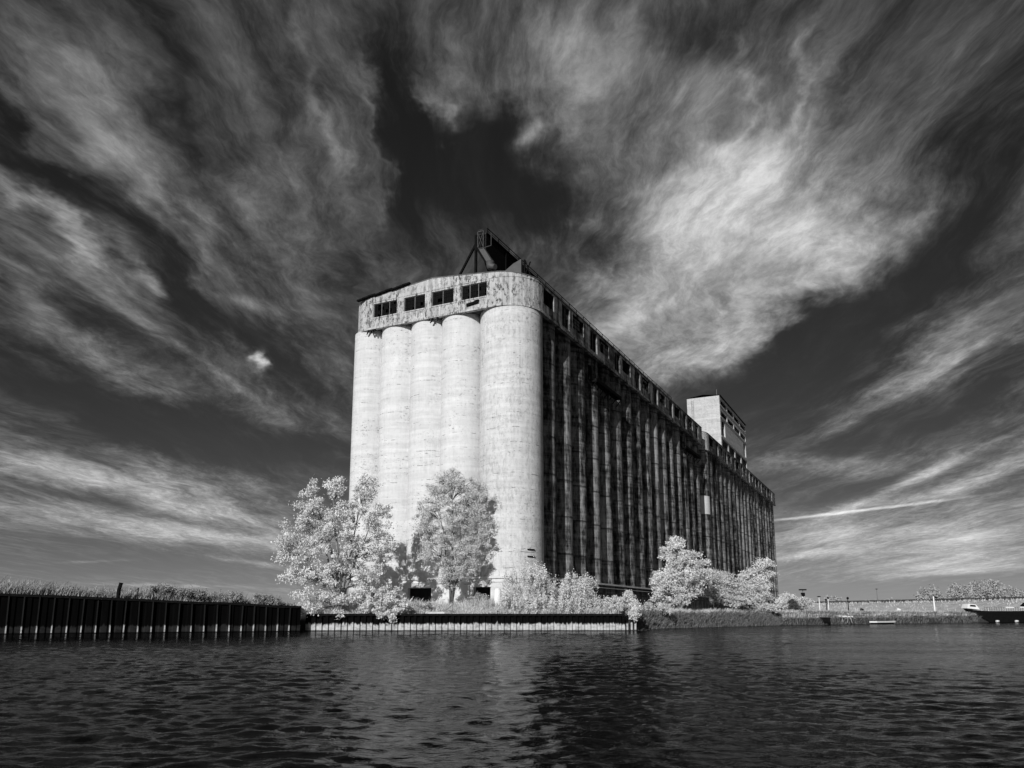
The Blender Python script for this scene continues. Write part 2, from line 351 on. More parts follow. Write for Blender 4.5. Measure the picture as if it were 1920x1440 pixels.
# path round a building: lines and arcs by arc length, outside on the right hand
class Path:
    def __init__(s, segs): s.segs = segs; s.L = sum(q[1] for q in segs)
    def at(s, t):
        for q in s.segs:
            if t <= q[1] + 1e-6 or q is s.segs[-1]:
                if q[0] == 'l': p, d = q[2], q[3]; return Vector((p[0] + d[0] * t, p[1] + d[1] * t)), Vector((d[1], -d[0]))
                c, r, a0, sg = q[2], q[3], q[4], q[5]; a = a0 + sg * t / r; n = Vector((math.cos(a), math.sin(a)))
                return Vector(c) + n * r, n
            t -= q[1]
    def breaks(s, step=.7):
        o = []; t = 0
        for q in s.segs:
            o.append(t)
            if q[0] == 'a':
                n = max(2, int(q[1] / step)); o += [t + q[1] * i / n for i in range(1, n)]
            t += q[1]
        return o + [t]
def outline(W, r1, r2, L, back=None):
    """left side, rounded left front corner, front, rounded right front corner, right side to y = L"""
    back = back or 30.0
    return Path([('l', back - r1, (-W, back), (0, -1)), ('a', math.pi / 2 * r1, (-W + r1, r1), r1, math.pi, 1),
                 ('l', W - r1 - r2, (-W + r1, 0), (1, 0)), ('a', math.pi / 2 * r2, (-r2, r2), r2, -math.pi / 2, 1), ('l', L - r2, (0, r2), (0, 1))])
def wall_on_path(mb, path, z0, z1, thick, holes=(), off=0.0, s0=None, s1=None, ztop=None):
    s0 = 0 if s0 is None else s0; s1 = path.L if s1 is None else s1
    ss = sorted({round(q, 4) for q in path.breaks() + [h[0] for h in holes] + [h[1] for h in holes] + [s0, s1] if s0 - 1e-6 <= q <= s1 + 1e-6})
    zs = sorted({z0, z1} | {q for h in holes for q in h[2:4]})
    def solid(i, j):
        if i < 0 or j < 0 or i >= len(ss) - 1 or j >= len(zs) - 1: return False
        a, z = (ss[i] + ss[i + 1]) / 2, (zs[j] + zs[j + 1]) / 2
        return not any(h[0] < a < h[1] and h[2] < z < h[3] for h in holes)
    idx = {}; 
    def V(i, j, k):
        if (i, j, k) not in idx:
            p, n = path.at(ss[i]); q = p + n * (off - (thick if k else 0)); z = zs[j]
            if ztop and j == len(zs) - 1: z = ztop(q)
            idx[(i, j, k)] = len(mb.v); mb.v.append((q.x, q.y, z))
        return idx[(i, j, k)]
    def F(*a): mb.f.append(tuple(a)); mb.sm.append(False)
    for i in range(len(ss) - 1):
        for j in range(len(zs) - 1):
            if not solid(i, j): continue
            F(V(i, j, 0), V(i + 1, j, 0), V(i + 1, j + 1, 0), V(i, j + 1, 0)); F(V(i, j, 1), V(i, j + 1, 1), V(i + 1, j + 1, 1), V(i + 1, j, 1))
            if not solid(i, j - 1): F(V(i, j, 0), V(i, j, 1), V(i + 1, j, 1), V(i + 1, j, 0))
            if not solid(i, j + 1): F(V(i, j + 1, 0), V(i + 1, j + 1, 0), V(i + 1, j + 1, 1), V(i, j + 1, 1))
            if not solid(i - 1, j): F(V(i, j, 0), V(i, j + 1, 0), V(i, j + 1, 1), V(i, j, 1))
            if not solid(i + 1, j): F(V(i + 1, j, 0), V(i + 1, j, 1), V(i + 1, j + 1, 1), V(i + 1, j + 1, 0))
    return mb
def path_poly(path, off, ymax):
    pts = [path.at(t)[0] + path.at(t)[1] * off for t in path.breaks()]
    return [(p.x, min(p.y, ymax)) for p in pts]

# ------------------------------------------------------------------ land, water
SHORE = np.array([(-260, -45.4), (-21, 79.8), (-20.8, 81.6), (11.4, 82.4), (13.4, 84), (17, 97), (43, 129), (80, 158), (118, 190), (300, 330), (4000, 1500)], float)
POLY = np.vstack([SHORE, [(6000, 9000), (-9000, 9000), (-9000, -45.4)]])
def inside_dist(x, y):
    x = np.asarray(x, float); y = np.asarray(y, float)
    ins = np.zeros(x.shape, bool); n = len(POLY)
    for i in range(n):
        (x0, y0), (x1, y1) = POLY[i], POLY[(i + 1) % n]
        if y0 == y1: continue
        c = ((y0 > y) != (y1 > y)) & (x < (x1 - x0) * (y - y0) / (y1 - y0) + x0); ins ^= c
    d = np.full(x.shape, 1e9)
    for i in range(len(SHORE) - 1):
        a, b = SHORE[i], SHORE[i + 1]; ab = b - a; t = np.clip(((x - a[0]) * ab[0] + (y - a[1]) * ab[1]) / (ab @ ab), 0, 1)
        d = np.minimum(d, np.hypot(x - a[0] - t * ab[0], y - a[1] - t * ab[1]))
    return np.where(ins, d, -d)
_w = [(rng.uniform(.05, .5), rng.uniform(.05, .5), rng.uniform(0, 6.28)) for _ in range(8)]
def sst(x, a, b): t = np.clip((x - a) / (b - a), 0, 1); return t * t * (3 - 2 * t)
def left_top(x): return 2.38 + np.clip((-21 - x) / 21, 0, 2.5) * .9 + .035 * np.sin(x * .9) + .03 * np.sin(x * 2.3 + 1)
def land_z(x, y):
    x = np.asarray(x, float); y = np.asarray(y, float); d = inside_dist(x, y)
    n = sum(np.sin(x * a * 2 + y * b * 2 + c) for a, b, c in _w) / 8
    left = sst(-x, 19.5, 22.5)                                       # behind the long left wall
    mid = (1 - left) * (1 - sst(x, 11.5, 15))
    right = 1 - left - mid
    zl = np.where(d > .9, left_top(x) - .12 + sst(d, 1.5, 9) * .5 + n * .12, -1.6)
    zm = np.where(d > .9, 1.45 + sst(d, 1.5, 7) * 1.25 + n * .10, -1.6)
    zr = -1.4 + 3.0 * sst(d, -.9, 1.3) + n * .12 + sst(d, 3, 14) * .3
    z = zl * left + zm * mid + zr * right
    z = np.where(d < -1.5, -1.6, z)
    # grassy embankment beyond the slip on the right
    ax, ay, bx, by = 96, 420, 150, 190; L = math.hypot(bx - ax, by - ay); nx, ny = -(by - ay) / L, (bx - ax) / L
    s = (x - ax) * nx + (y - ay) * ny
    z = z + (3.9 + n * .15) * sst(s, -26, 2) * sst(x, 84, 100) * sst(y, 120, 175) * (d > 0)
    return z
def grow(a, b, step, far, ratio=1.09):
    o = list(np.arange(a, b, step)); 
    s = step; v = o[-1]
    while v < far: s *= ratio; v += s; o.append(v)
    s = step; v = a; lo = []
    while v > -far: s *= ratio; v -= s; lo.append(v)
    return np.array(lo[::-1] + o)
def build_ground():
    xs = grow(-62, 60, .8, 5000); ys = grow(62, 135, .8, 6000)
    X, Y = np.meshgrid(xs, ys); Z = land_z(X, Y)
    n, m = X.shape; v = np.stack([X, Y, Z], -1).reshape(-1, 3)
    i = np.arange(n - 1)[:, None] * m + np.arange(m - 1)[None]; f = np.stack([i, i + 1, i + m + 1, i + m], -1).reshape(-1, 4)
    tag(from_arrays('ground', v, f, M_GROUND, smooth=True), 'pale grassy river bank rising behind the steel walls', 'ground', kind='structure')
build_ground()

def build_water():
    rows = [-4000.0]; y = 2.0
    while y < 420: rows.append(y); y *= 1.0062
    rows.append(5000.0); rows = np.array(rows)
    u = np.linspace(-1, 1, 620); u = np.concatenate([[-60], u, [60]])
    Y, U = np.meshgrid(rows, u, indexing='ij'); half = np.clip(np.abs(Y), 0, 420) * .78 + 5
    X = U * half; X[0] = u * 80; X[-1] = u * 300
    sp = half / 310
    Z = np.zeros_like(X)
    r = np.random.default_rng(3)
    for i in range(90):
        lam = 0.14 * (11.0 ** (i / 89.0)); k = 2 * math.pi / lam
        th = R(78) + r.normal(0, .62); kx, ky = k * math.cos(th), k * math.sin(th)
        amp = 0.0128 / k * (1.5 if .25 < lam < .8 else .8)
        fade = np.clip((lam / sp - 2.5) / 3, 0, 1)
        ph = kx * X + ky * Y + r.uniform(0, 6.28)
        s = np.sin(ph); Z += amp * fade * (s + .25 * np.cos(2 * ph))
    gust = 1 + .5 * np.sin(X * .11 + Y * .05 + 1) * np.sin(Y * .07 - X * .02)
    Z *= gust
    Z[0] = 0; Z[-1] = 0; Z[:, 0] = 0; Z[:, -1] = 0
    n, m = X.shape; v = np.stack([X, Y, Z], -1).reshape(-1, 3)
    i = np.arange(n - 1)[:, None] * m + np.arange(m - 1)[None]; f = np.stack([i, i + 1, i + m + 1, i + m], -1).reshape(-1, 4)
    tag(from_arrays('water', v, f, M_WATER, smooth=True), 'dark choppy river water with grey ripples', 'water', kind='structure')
build_water()

# ------------------------------------------------------------------ steel sheet walls
def sheet_wall(name, pts, ztop, pitch, depth, mat, label, ribs=False):
    """corrugated steel sheeting down into the water with a capping beam; pts left to right, water on the right-hand side"""
    root = empty(name, (pts[0][0], pts[0][1], 0)); tag(root, label, 'wall')
    ox, oy = pts[0]; mb = MB(); cap = MB(); prof = []
    for (x0, y0), (x1, y1) in zip(pts[:-1], pts[1:]):
        L = math.hypot(x1 - x0, y1 - y0); dx_, dy_ = (x1 - x0) / L, (y1 - y0) / L; nx, ny = dy_, -dx_
        k = max(1, round(L / pitch)); p = L / k
        for i in range(k):
            for fr, o in ((0, 0), (.12, 0), (.22, depth), (.62, depth), (.72, 0), (1.0, 0)):
                t = (i + fr) * p; prof.append((x0 + dx_ * t + nx * (o + .02 + random.uniform(-.01, .01)) - ox, y0 + dy_ * t + ny * (o + .02) - oy))
        cw = depth + .12
        za, zb = ztop(x0), ztop(x1)
        vs = []
        for (qx, qy, zz) in ((x0, y0, za), (x1, y1, zb)):
            for o, dz in ((-1.25, -.12), (cw, -.12), (cw, .10), (-1.25, .10)): vs.append((qx + nx * o - ox, qy + ny * o - oy, zz + dz))
        cap.add(vs, [(0, 1, 2, 3), (7, 6, 5, 4), (0, 4, 5, 1), (1, 5, 6, 2), (2, 6, 7, 3), (3, 7, 4, 0)])
    if ribs:
        (x0, y0), (x1, y1) = pts[0], pts[-1]; L = math.hypot(x1 - x0, y1 - y0); dx_, dy_ = (x1 - x0) / L, (y1 - y0) / L; nx, ny = dy_, -dx_; k = round(L / pitch)
        for i in range(1, k):
            t = L * i / k; bx_, by_ = x0 + dx_ * t, y0 + dy_ * t; c = Vector((bx_ - ox + nx * (depth + .10), by_ - oy + ny * (depth + .10), 0)); zt = float(ztop(bx_)) - .13
            lx = random.uniform(-.05, .05)
            rb = MB(); rb.obox((c.x, c.y, (zt - 1.2) / 2), (dx_ * .05, dy_ * .05, 0), (nx * .09, ny * .09, 0), (lx, 0, (zt + 1.2) / 2)); rb.build('steel_rib', M_RIB, root)
    n = len(prof)
    vs = [(x, y, -1.5) for x, y in prof] + [(x, y, float(ztop(x + ox)) - .1) for x, y in prof]
    mb.add(vs, [(i, i + 1, n + i + 1, n + i) for i in range(n - 1)])
    mb.build('steel_sheeting', mat, root)
    cap.build('capping_beam', M_WOOD, root)
    return root
left_wall = sheet_wall('retaining_wall', [(-20.9 - 21 * k / 1.0 * 1.0, 79.8 - 11 * k) for k in np.linspace(6, 0, 61)], lambda x: float(left_top(x)), 1.12, .10, M_PILEL,
                       'long black steel sheet pile wall under tall grass at the left edge', True)
sheet_wall('retaining_wall', [(-20.8, 81.5), (-5, 81.9), (11.35, 82.4)], lambda x: 1.62, .62, .2, M_PILE,
           'low sheet pile wall with a pale waterline band in front of the silos')
for i, q in enumerate((1163, 1170, 1176, 1184, 1191)):
    p = at(q, 1170, 82.3 + .1 * i); o = empty('timber_pile', (p.x, p.y, -1.5))
    mb = MB(); mb.tube([(0, 0, 0), (.02, 0, 1.9), (random.uniform(-.06, .06), 0, 3.0 + random.uniform(-.1, .12))], [.12, .115, .10], 10)
    mb.build('pile_shaft', M_PILE, o)
    MB().tube([(0, 0, 2.72), (0, 0, 2.82)], [.13, .13], 10).build('iron_band', M_DARK, o)
    tag(o, ('first', 'second', 'third', 'fourth', 'fifth')[i] + ' black timber pile right of the low steel wall, counted from that wall', 'pile', 'timber piles at the wall end')

# ------------------------------------------------------------------ the grain elevators
O = Vector((1.7, 89.4, 0)); BETA = R(-26.1)
GZ, PL, CO, EA = 2.3, 5.7, 38.6, 42.5
def gable(W, peak): return lambda p: EA + peak * max(0.0, 1 - abs(p[0] + W / 2) / (W / 2))
def silo(parent, x, y, r, mat, z0=PL, z1=CO - .05, n=56):
    mb = MB(); k = len(mb.v)
    rings = [z0 + (z1 - z0) * i / 6 for i in range(7)]
    for z in rings:
        for j in range(n): a = 2 * math.pi * j / n; mb.v.append((r * math.cos(a), r * math.sin(a), z))
    for i in range(6):
        for j in range(n): mb.f.append((i * n + j, i * n + (j + 1) % n, (i + 1) * n + (j + 1) % n, (i + 1) * n + j)); mb.sm.append(True)
    o = mb.build('silo', mat, parent); o.location = (x, y, 0); return o
def window(parent, path, s0, s1, z0, z1, n, off, frame_mat, panes=True, broken=.15):
    """steel sash set in an opening: frame and mullions, dark panes behind"""
    a, na = path.at(s0); b, nb = path.at(s1); d = (b - a).normalized(); L = (b - a).length; nn = Vector((d.y, -d.x)); 
    A = a + nn * off; mb = MB()
    def bx(t0, t1, za, zb, w=.05):
        c = A + d * (t0 + t1) / 2; mb.obox((c.x, c.y, (za + zb) / 2), (d.x * (t1 - t0) / 2, d.y * (t1 - t0) / 2, 0), (nn.x * w, nn.y * w, 0), (0, 0, (zb - za) / 2))
    e = .004
    bx(e, .07, z0 + e, z1 - e); bx(L - .07, L - e, z0 + e, z1 - e); bx(.073, L - .073, z0 + e, z0 + .07); bx(.073, L - .073, z1 - .07, z1 - e)
    for i in range(1, n): t = L * i / n; bx(t - .045, t + .045, z0 + .073, z1 - .073, .06)
    f = mb.build('window', frame_mat, parent); mb = MB(); m = n * 4
    for i in range(1, m):
        if i % 4: t = L * i / m; bx(t - .012, t + .012, z0 + .073, z1 - .073, .018)
    for k in range(1, 4):
        z = z0 + (z1 - z0) * k / 4; bx(.073, L - .073, z - .012, z + .012, .014)
    mb.build('glazing_bars', M_DARK, f)
    if panes:
        pm = MB()
        for i in range(m):
            for k in range(4):
                if random.random() < broken: continue
                t0, t1 = L * i / m + .015, L * (i + 1) / m - .015; za, zb = z0 + (z1 - z0) * k / 4 + .015, z0 + (z1 - z0) * (k + 1) / 4 - .015
                t0 = max(t0, .08); t1 = min(t1, L - .08); za = max(za, z0 + .08); zb = min(zb, z1 - .08)
                c0, c1 = A + d * t0 - nn * .02, A + d * t1 - nn * .02
                jj = nn * random.uniform(-.02, .02)
                pm.add([(c0.x, c0.y, za), (c1.x, c1.y, za), (c1.x + jj.x, c1.y + jj.y, zb), (c0.x + jj.x, c0.y + jj.y, zb)], [(0, 1, 2, 3)])
        pm.build('pane', M_GLASS, f)
    return f
def side_holes(path, start, end, module, base):
    """wide and narrow openings in turn along the flank"""
    o = []; y = start
    while y + 4.2 < end:
        o.append((base + y, base + y + 4.2, 39.95, 42.05, 2))
        if y + 9.6 < end: o.append((base + y + 6.8, base + y + 9.6, 39.1, 42.15, 2))
        y += module
    return o

def elevator(root, W, L, r1, r2, front_bins, corner_r, side_y, side_r, mod0, label_front=True):
    g = outline(W, r1, r2, L)                                   # outline of the gallery
    front0 = g.segs[0][1] + g.segs[1][1] - r1                  # arc length at which x = -W on the front line
    fx = lambda x: front0 + (x + W)                             # arc length of a point on the front
    sy0 = g.L - L                                               # arc length of y = 0 on the right side
    zt = gable(W, 1.35)
    # plinth, with openings under the front bins
    pl = MB(); ph = []
    if label_front: ph = [(fx(-15.8), fx(-12.5), 1.9, 4.75), (fx(-6.75), fx(-4.6), 1.9, 4.75), (fx(-21.2), fx(-18.5), 1.9, 4.75)]
    wall_on_path(pl, g, .8, PL, .5, ph, off=.05, s1=sy0 + r2); pl.build('plinth', M_CONC if label_front else M_SIDE, root)
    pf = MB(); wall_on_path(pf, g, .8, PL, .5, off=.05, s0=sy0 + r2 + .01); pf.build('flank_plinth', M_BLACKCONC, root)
    led = MB(); wall_on_path(led, g, PL + .002, PL + .22, .6, off=.24); wall_on_path(led, g, PL - .42, PL - .36, .1, off=.16)
    led.build('plinth_ledge', M_CONC if label_front else M_SIDE, root)
    for (x, y, r, mat) in front_bins: silo(root, x, y, r, mat)
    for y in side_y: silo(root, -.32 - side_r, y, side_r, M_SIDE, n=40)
    wb = MB(); wb.box(-2.2, -1.5, side_y[0] - 2, side_y[-1] + 1.5, PL + .3, CO - .06); wb.box(-W + .8, -W + 1.4, 3, L - 1, PL + .3, CO - .06)
    wb.box(-W + 1.4, -1.5, L - 1.5, L - 1, PL + .3, CO - .06); wb.box(-W + 4, -4, 3.2, 3.6, PL + .3, CO - .06)
    wb.build('web_wall', M_WEB, root)
    MB().box(-W + .7, -.8, 3.0, 3.4, .5, PL - .1).build('dark_backing_wall', M_INT, root)  # dark wall added behind the plinth openings so they read black
    # gallery above the bins: the front and corners flaking pale, the flank blackened
    split = sy0 + r2 + .6
    fh = []
    if label_front: fh = [(fx(a), fx(b), 40.05, 41.95, n) for a, b, n in ((-22.2, -18.5, 3), (-17.4, -14.2, 2), (-13.2, -10.0, 2), (-8.9, -5.3, 3))]
    fw = MB(); wall_on_path(fw, g, CO, EA, .35, [h[:4] for h in fh], off=.10, s1=split, ztop=zt)
    fo = fw.build('gallery_front', M_GAL, root)
    sh = side_holes(g, mod0, L - 3, 10.68, sy0)
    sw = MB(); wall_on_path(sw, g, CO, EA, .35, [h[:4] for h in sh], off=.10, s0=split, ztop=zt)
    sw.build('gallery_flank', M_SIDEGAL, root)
    for h in fh: window(root, g, *h, -.08, M_STEEL)
    for i, h in enumerate(sh):
        window(root, g, *h[:4], 1 if h[2] > 39.5 else 2, -.10, M_DARK if h[2] > 39.5 else M_STEEL, panes=i % 3 != 0, broken=.35)
    # mouldings: string course at the foot, sill band, pilaster edges
    md = MB(); wall_on_path(md, g, CO - .16, CO + .10, .5, off=.24, s1=split)
    for h in fh:
        wall_on_path(md, g, h[2] - .16, h[2] - .004, .1, off=.17, s0=h[0] - .05, s1=h[1] + .05)
        for e in (h[0] - .22, h[1] + .06): wall_on_path(md, g, CO + .104, h[3] + .35, .06, off=.155, s0=e, s1=e + .16)
    if label_front: wall_on_path(md, g, 42.18, 42.26, .06, off=.15, s0=fx(-23.4), s1=split)
    md.build('moulding', M_GAL, root)
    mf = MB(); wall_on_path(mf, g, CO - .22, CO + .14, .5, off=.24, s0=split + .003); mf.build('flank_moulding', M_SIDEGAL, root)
    sl = MB(); poly = [p for p in path_poly(g, -.02, L)]; poly = [(p[0], min(p[1], 30)) for p in poly]
    full = [(-W + .3, L - .4)] + [(x, y) for x, y in path_poly(g, -.36, L - .4)]
    sl.prism(full, CO - .05, CO + .0); sl.build('gallery_floor', M_INT, root)
    # two-pitched roof with a slim overhang
    rf = MB(); pts = path_poly(g, .16, L); half = -W / 2
    right = [(half, pts[0][1])]; R_ = [(half, -.16)] + [p for p in pts if p[0] > half + .01]; R_ = R_ + [(half, L)]
    Lf = [(half, L)] + [(-W - .16, L)] + [p for p in pts if p[0] < half - .01] + [(half, -.16)]
    zf = lambda p: EA + .01 + 1.35 * (1 - abs(p[0] - half) / (W / 2)); zf2 = lambda p: zf(p) + .09
    rf.prism(R_, zf, zf2); rf.prism(Lf, zf, zf2); rf.build('roof', M_ROOF, root)
    MB().box(-W + .2, -.2, L - .3, L - .02, CO, EA - .02).build('end_wall', M_SIDEGAL, root)
    return g, sy0, fx

uvec = Vector((math.sin(R(26.1)), math.cos(R(26.1)), 0))
e1 = empty('grain_elevator', O, BETA)
tag(e1, 'huge derelict grain elevator nearest the camera, sunlit bins in front, conveyor on its roof', 'grain elevator')
fb = [(-3.9, 3.9, 3.9, M_CORNER)] + [(-7.8 - 2.31 - 4.62 * k, 2.8 if k < 3 else 2.45, 2.8 if k < 3 else 2.4, M_CONC) for k in range(4)]
g1, sy1, fx1 = elevator(e1, 26.4, 91.8, 3.6, 4.3, fb, 3.9, [9.0 + 5.34 * k for k in range(16)], 2.3, 4.1)
e2 = empty('grain_elevator', O + uvec * 95.0, BETA)
tag(e2, 'farther derelict concrete grain elevator behind the first, carrying the square headhouse tower', 'grain elevator')
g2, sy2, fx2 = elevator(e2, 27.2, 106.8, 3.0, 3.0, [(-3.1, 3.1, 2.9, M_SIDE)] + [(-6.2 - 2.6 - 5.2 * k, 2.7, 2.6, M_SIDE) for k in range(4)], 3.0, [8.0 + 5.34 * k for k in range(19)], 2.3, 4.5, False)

# sagging strip of roofing at the front left eave
mb = MB()
for i in range(9):
    x = -24.2 + i * .9; z = gable(26.4, 1.35)((x, 0)) + .14 + .05 * (i % 3); mb.obox((x, -.25, z), (.55, 0, .06), (0, .22, 0), (0, 0, .10))
mb.build('loose_roofing', M_DARK, e1)
# dark hollow and hanging debris on the front
mb = MB(); mb.obox((-7.2, -.22, 39.35), (.85, 0, .1), (0, .1, 0), (0, 0, .17)); mb.obox((-6.6, -.25, 39.6), (.3, 0, .02), (0, .12, 0), (0, 0, .06)); mb.build('torn_hood', M_DARK, e1)
for x in (-22.4, -12.7):
    mb = MB()
    for k in range(7):
        a = Vector((x + random.uniform(-.7, .7), -.1, 38.5)); mb.bar(a, a + Vector((random.uniform(-.3, .3), -.1, -random.uniform(.2, .7))), .13, .10)
    mb.build('hanging_debris', M_DARK, e1)
# pale patch on the first bin of the farther elevator
mb = MB(); n = 8
for z in (23.8, 27.9):
    for j in range(n + 1): a = R(-66 + 62 * j / n); mb.v.append((-3.1 + 2.93 * math.cos(a), 3.1 + 2.93 * math.sin(a), z))
for j in range(n): mb.f.append((j, j + 1, n + 2 + j, n + 1 + j)); mb.sm.append(True)
mb.build('cement_patch', M_CONC, e2)
# catwalks bracketed off the flank
for par, y0, y1, z in ((e1, 23.2, 34.4, 34.7), (e1, 75.5, 88.5, 34.9)):
    mb = MB(); mb.box(-.6, .35, y0, y1, z, z + .14)
    mb.box(.28, .36, y0, y1, z + .143, z + .5)
    for i in range(7): y = y0 + (y1 - y0) * i / 6; mb.bar((-.5, y, z - 1.0), (.3, y, z), .1)
    c = mb.build('catwalk', M_DARK, par)
    MB().box(-.62, -.40, y0 - .9, y0 + .1, z + .2, z + 2.3).build('door', M_DARK, c)
mb = MB()
for z in (8.2, 9.0):
    q = [Vector((-3.9 + 4.0 * math.cos(R(a)), 3.9 + 4.0 * math.sin(R(a)), z)) for a in (-36, -29, -22)]
    mb.bar(q[0], q[1], .12); mb.bar(q[1], q[2], .12)
mb.build('iron_bracket', M_DARK, e1)

# conveyor gallery along the ridge
def roof_conveyor():
    x0, x1 = -7.35, -6.3; top = 49.2
    mb = MB()
    prof = [(1.6, top - 1.6), (1.6, top), (91.0, top), (91.0, 43.2), (6.0, 43.2)]
    vs = [(x1, y, z) for y, z in prof] + [(x0, y, z) for y, z in prof]; n = len(prof)
    mb.add(vs, [tuple(range(n)), tuple(range(n, 2 * n))[::-1]] + [(i, n + i, n + (i + 1) % n, (i + 1) % n) for i in range(n)])
    for i in range(28): y = 7 + i * 3.05; mb.box(x1 + .002, x1 + .12, y, y + .18, 43.6, top - .02)
    mb.box(x1 - .1, x1 + .18, 1.55, 91.05, top + .002, top + .14)
    c = mb.build('conveyor_housing', M_DARK, e1)
    rl = MB()
    for i in range(30): y = 1.7 + i * 3.07; rl.bar((x1 + .12, y, top + .15), (x1 + .12, y, top + .75), .09)
    rl.bar((x1 + .12, 1.6, top + .75), (x1 + .12, 90.9, top + .75), .08); rl.bar((x1 + .12, 1.6, top + .42), (x1 + .12, 90.9, top + .42), .04)
    rl.build('railing', M_DARK, c)
    # head frame and chute
    h = MB(); X0, X1 = -7.15, -6.35
    for x in (X0, X1):
        h.bar((x, .9, top - 2.2), (x, .9, top + .15), .12); h.bar((x, 1.5, top - 2.2), (x, 1.5, top + .1), .1)
    for z in (top - 2.2, top + .1): h.bar((X0, .9, z), (X1, .9, z), .12); 
    h.bar((X0, .9, top - 2.1), (X1, .9, top), .07); h.bar((X1, .9, top - 2.1), (X0, .9, top), .07)
    for k in range(4): h.bar((X0 + .15 + .2 * k, .9, top + .1), (X0 + .15 + .2 * k, .9, top + .4), .07)
    h.bar((X1, .9, top - 2.2), (X1 + .9, 1.3, top - 1.9), .08); h.bar((X1 + .9, 1.3, top - 1.9), (X1 + .9, 1.3, top - .2), .08)
    h.build('head_frame', M_RUST, c)
    ch = MB(); ch.add([(-7.1, .9, top - 2.2), (-6.3, .9, top - 2.2), (-6.3, 1.5, top - 2.2), (-7.1, 1.5, top - 2.2),
                       (-5.95, .7, 45.0), (-5.1, .7, 45.0), (-5.1, 1.6, 45.0), (-5.95, 1.6, 45.0)],
                      [(0, 1, 2, 3), (4, 5, 6, 7), (0, 1, 5, 4), (1, 2, 6, 5), (2, 3, 7, 6), (3, 0, 4, 7)])
    ch.tube([(-5.5, 1.1, 44.95), (-5.4, 1.0, 44.3), (-4.6, .8, 44.05)], [.55, .5, .35], 10)
    ch.add([(-4.4, 2.6, 43.3), (-1.9, 2.6, 43.1), (-1.9, 2.6, 45.3), (-3.0, 2.6, 44.9), (-4.1, 2.6, 44.2), (-4.4, 3.0, 43.3), (-1.9, 3.0, 43.1), (-1.9, 3.0, 45.3), (-3.0, 3.0, 44.9), (-4.1, 3.0, 44.2)],
           [(0, 1, 2, 3, 4), (9, 8, 7, 6, 5), (0, 5, 6, 1), (1, 6, 7, 2), (2, 7, 8, 3), (3, 8, 9, 4), (4, 9, 5, 0)])
    ch.build('discharge_chute', M_GREYSTEEL, c)
    lg = MB(); p = (-7.35, .8)
    lg.bar((p[0], p[1], 43.6), (p[0], p[1], top - .3), .28); lg.bar((-10.0, .8, 43.4), (p[0], p[1], top - 1.5), .24); lg.bar((-5.0, .8, 43.4), (p[0], p[1], top - 1.9), .24)
    lg.bar((-1.7, 3.2, 43.2), (-1.7, 3.2, 45.4), .2); lg.bar((-1.6, 3.2, 45.3), (-.9, 3.2, 43.2), .12); lg.bar((-.9, 3.2, 45.0), (-1.6, 3.2, 43.4), .12)
    lg.build('support_leg', M_DARK, c)
roof_conveyor()

# headhouse tower on the farther elevator
def headhouse():
    x0, x1, y0, y1, zb, zt = -9.7, -1.3, 25.5, 62.5, 43.0, 57.4
    def face(mb, a, d, L, holes, th=.4, top=lambda t: zt):
        p = Path([('l', L, a, d)]); wall_on_path(mb, p, zb, zt, th, holes, ztop=lambda q: top(q))
    peak = lambda q: zt + .55 * max(0, 1 - abs(q[0] - (x0 + x1) / 2) / 4.2)
    fr = MB(); face(fr, (x0, y0), (1, 0), x1 - x0, [], top=peak); fr.box(x0, x0 + .4, y0 + .41, y1, zb, zt); fr.box(x0 + .41, x1 - .41, y1 - .4, y1, zb, zt)
    h = fr.build('headhouse', M_TOWER, e2)
    hs = []; Ls = y1 - y0
    for i in range(4):
        a = .9 + i * 9.15; hs += [(a, a + 7.9, 55.35, 56.75), (a, a + 7.9, 52.3, 53.7), (a, a + 7.7, 43.3, 46.3)]
    hs += [(1.2, 5.4, 47.3, 51.5), (Ls - 5.0, Ls - 1.2, 47.3, 51.5)]
    sd = MB(); face(sd, (x1, y0 + .41), (0, 1), Ls - .42, hs); sd.build('headhouse_flank', M_TOWER, h)
    tr = MB(); tr.box(x1 + .002, x1 + .14, y0, y1, 51.75, 52.0); tr.box(x1 + .002, x1 + .14, y0, y1, 54.75, 54.95); tr.box(x1 + .002, x1 + .14, y0, y1, 46.5, 46.7)
    tr.build('string_course', M_TOWER, h)
    rm = MB(); m = (x0 + x1) / 2
    rm.prism([(m, y0 - .1), (x1 + .35, y0 - .1), (x1 + .35, y1 + .2), (m, y1 + .2)], lambda q: peak(q) + .01, lambda q: peak(q) + .12)
    rm.prism([(x0 - .1, y0 - .1), (m, y0 - .1), (m, y1 + .2), (x0 - .1, y1 + .2)], lambda q: peak(q) + .01, lambda q: peak(q) + .12); rm.build('headhouse_roof', M_DARK, h)
    MB().bar((x1 - .6, y0 + .1, zt), (x1 - .6, y0 + .1, zt + 1.7), .09).build('mast', M_STEEL, h)
    ld = MB()
    for e in (0, .5): ld.bar((x0 + 1.2 + e, y0 - .12, 46.0), (x0 + 1.2 + e, y0 - .12, 56.9), .05)
    for k in range(27): ld.bar((x0 + 1.2, y0 - .12, 46.2 + k * .4), (x0 + 1.7, y0 - .12, 46.2 + k * .4), .035)
    ld.build('ladder', M_STEEL, h)
    for (a, b, z0, z1) in hs[:12]:
        pn = MB(); n = 6; A, B = y0 + .41 + a + .003, y0 + .41 + b - .003
        pn.box(x1 - .25, x1 - .19, A, B, z0 + .003, z0 + .09); pn.box(x1 - .25, x1 - .19, A, B, z1 - .09, z1 - .003)
        for k in range(n + 1): t = A + (B - A) * k / n; pn.box(x1 - .26, x1 - .18, max(A, t - .04), min(B, t + .04), z0 + .091, z1 - .091)
        pn.build('sash', M_DARK, h)
headhouse()

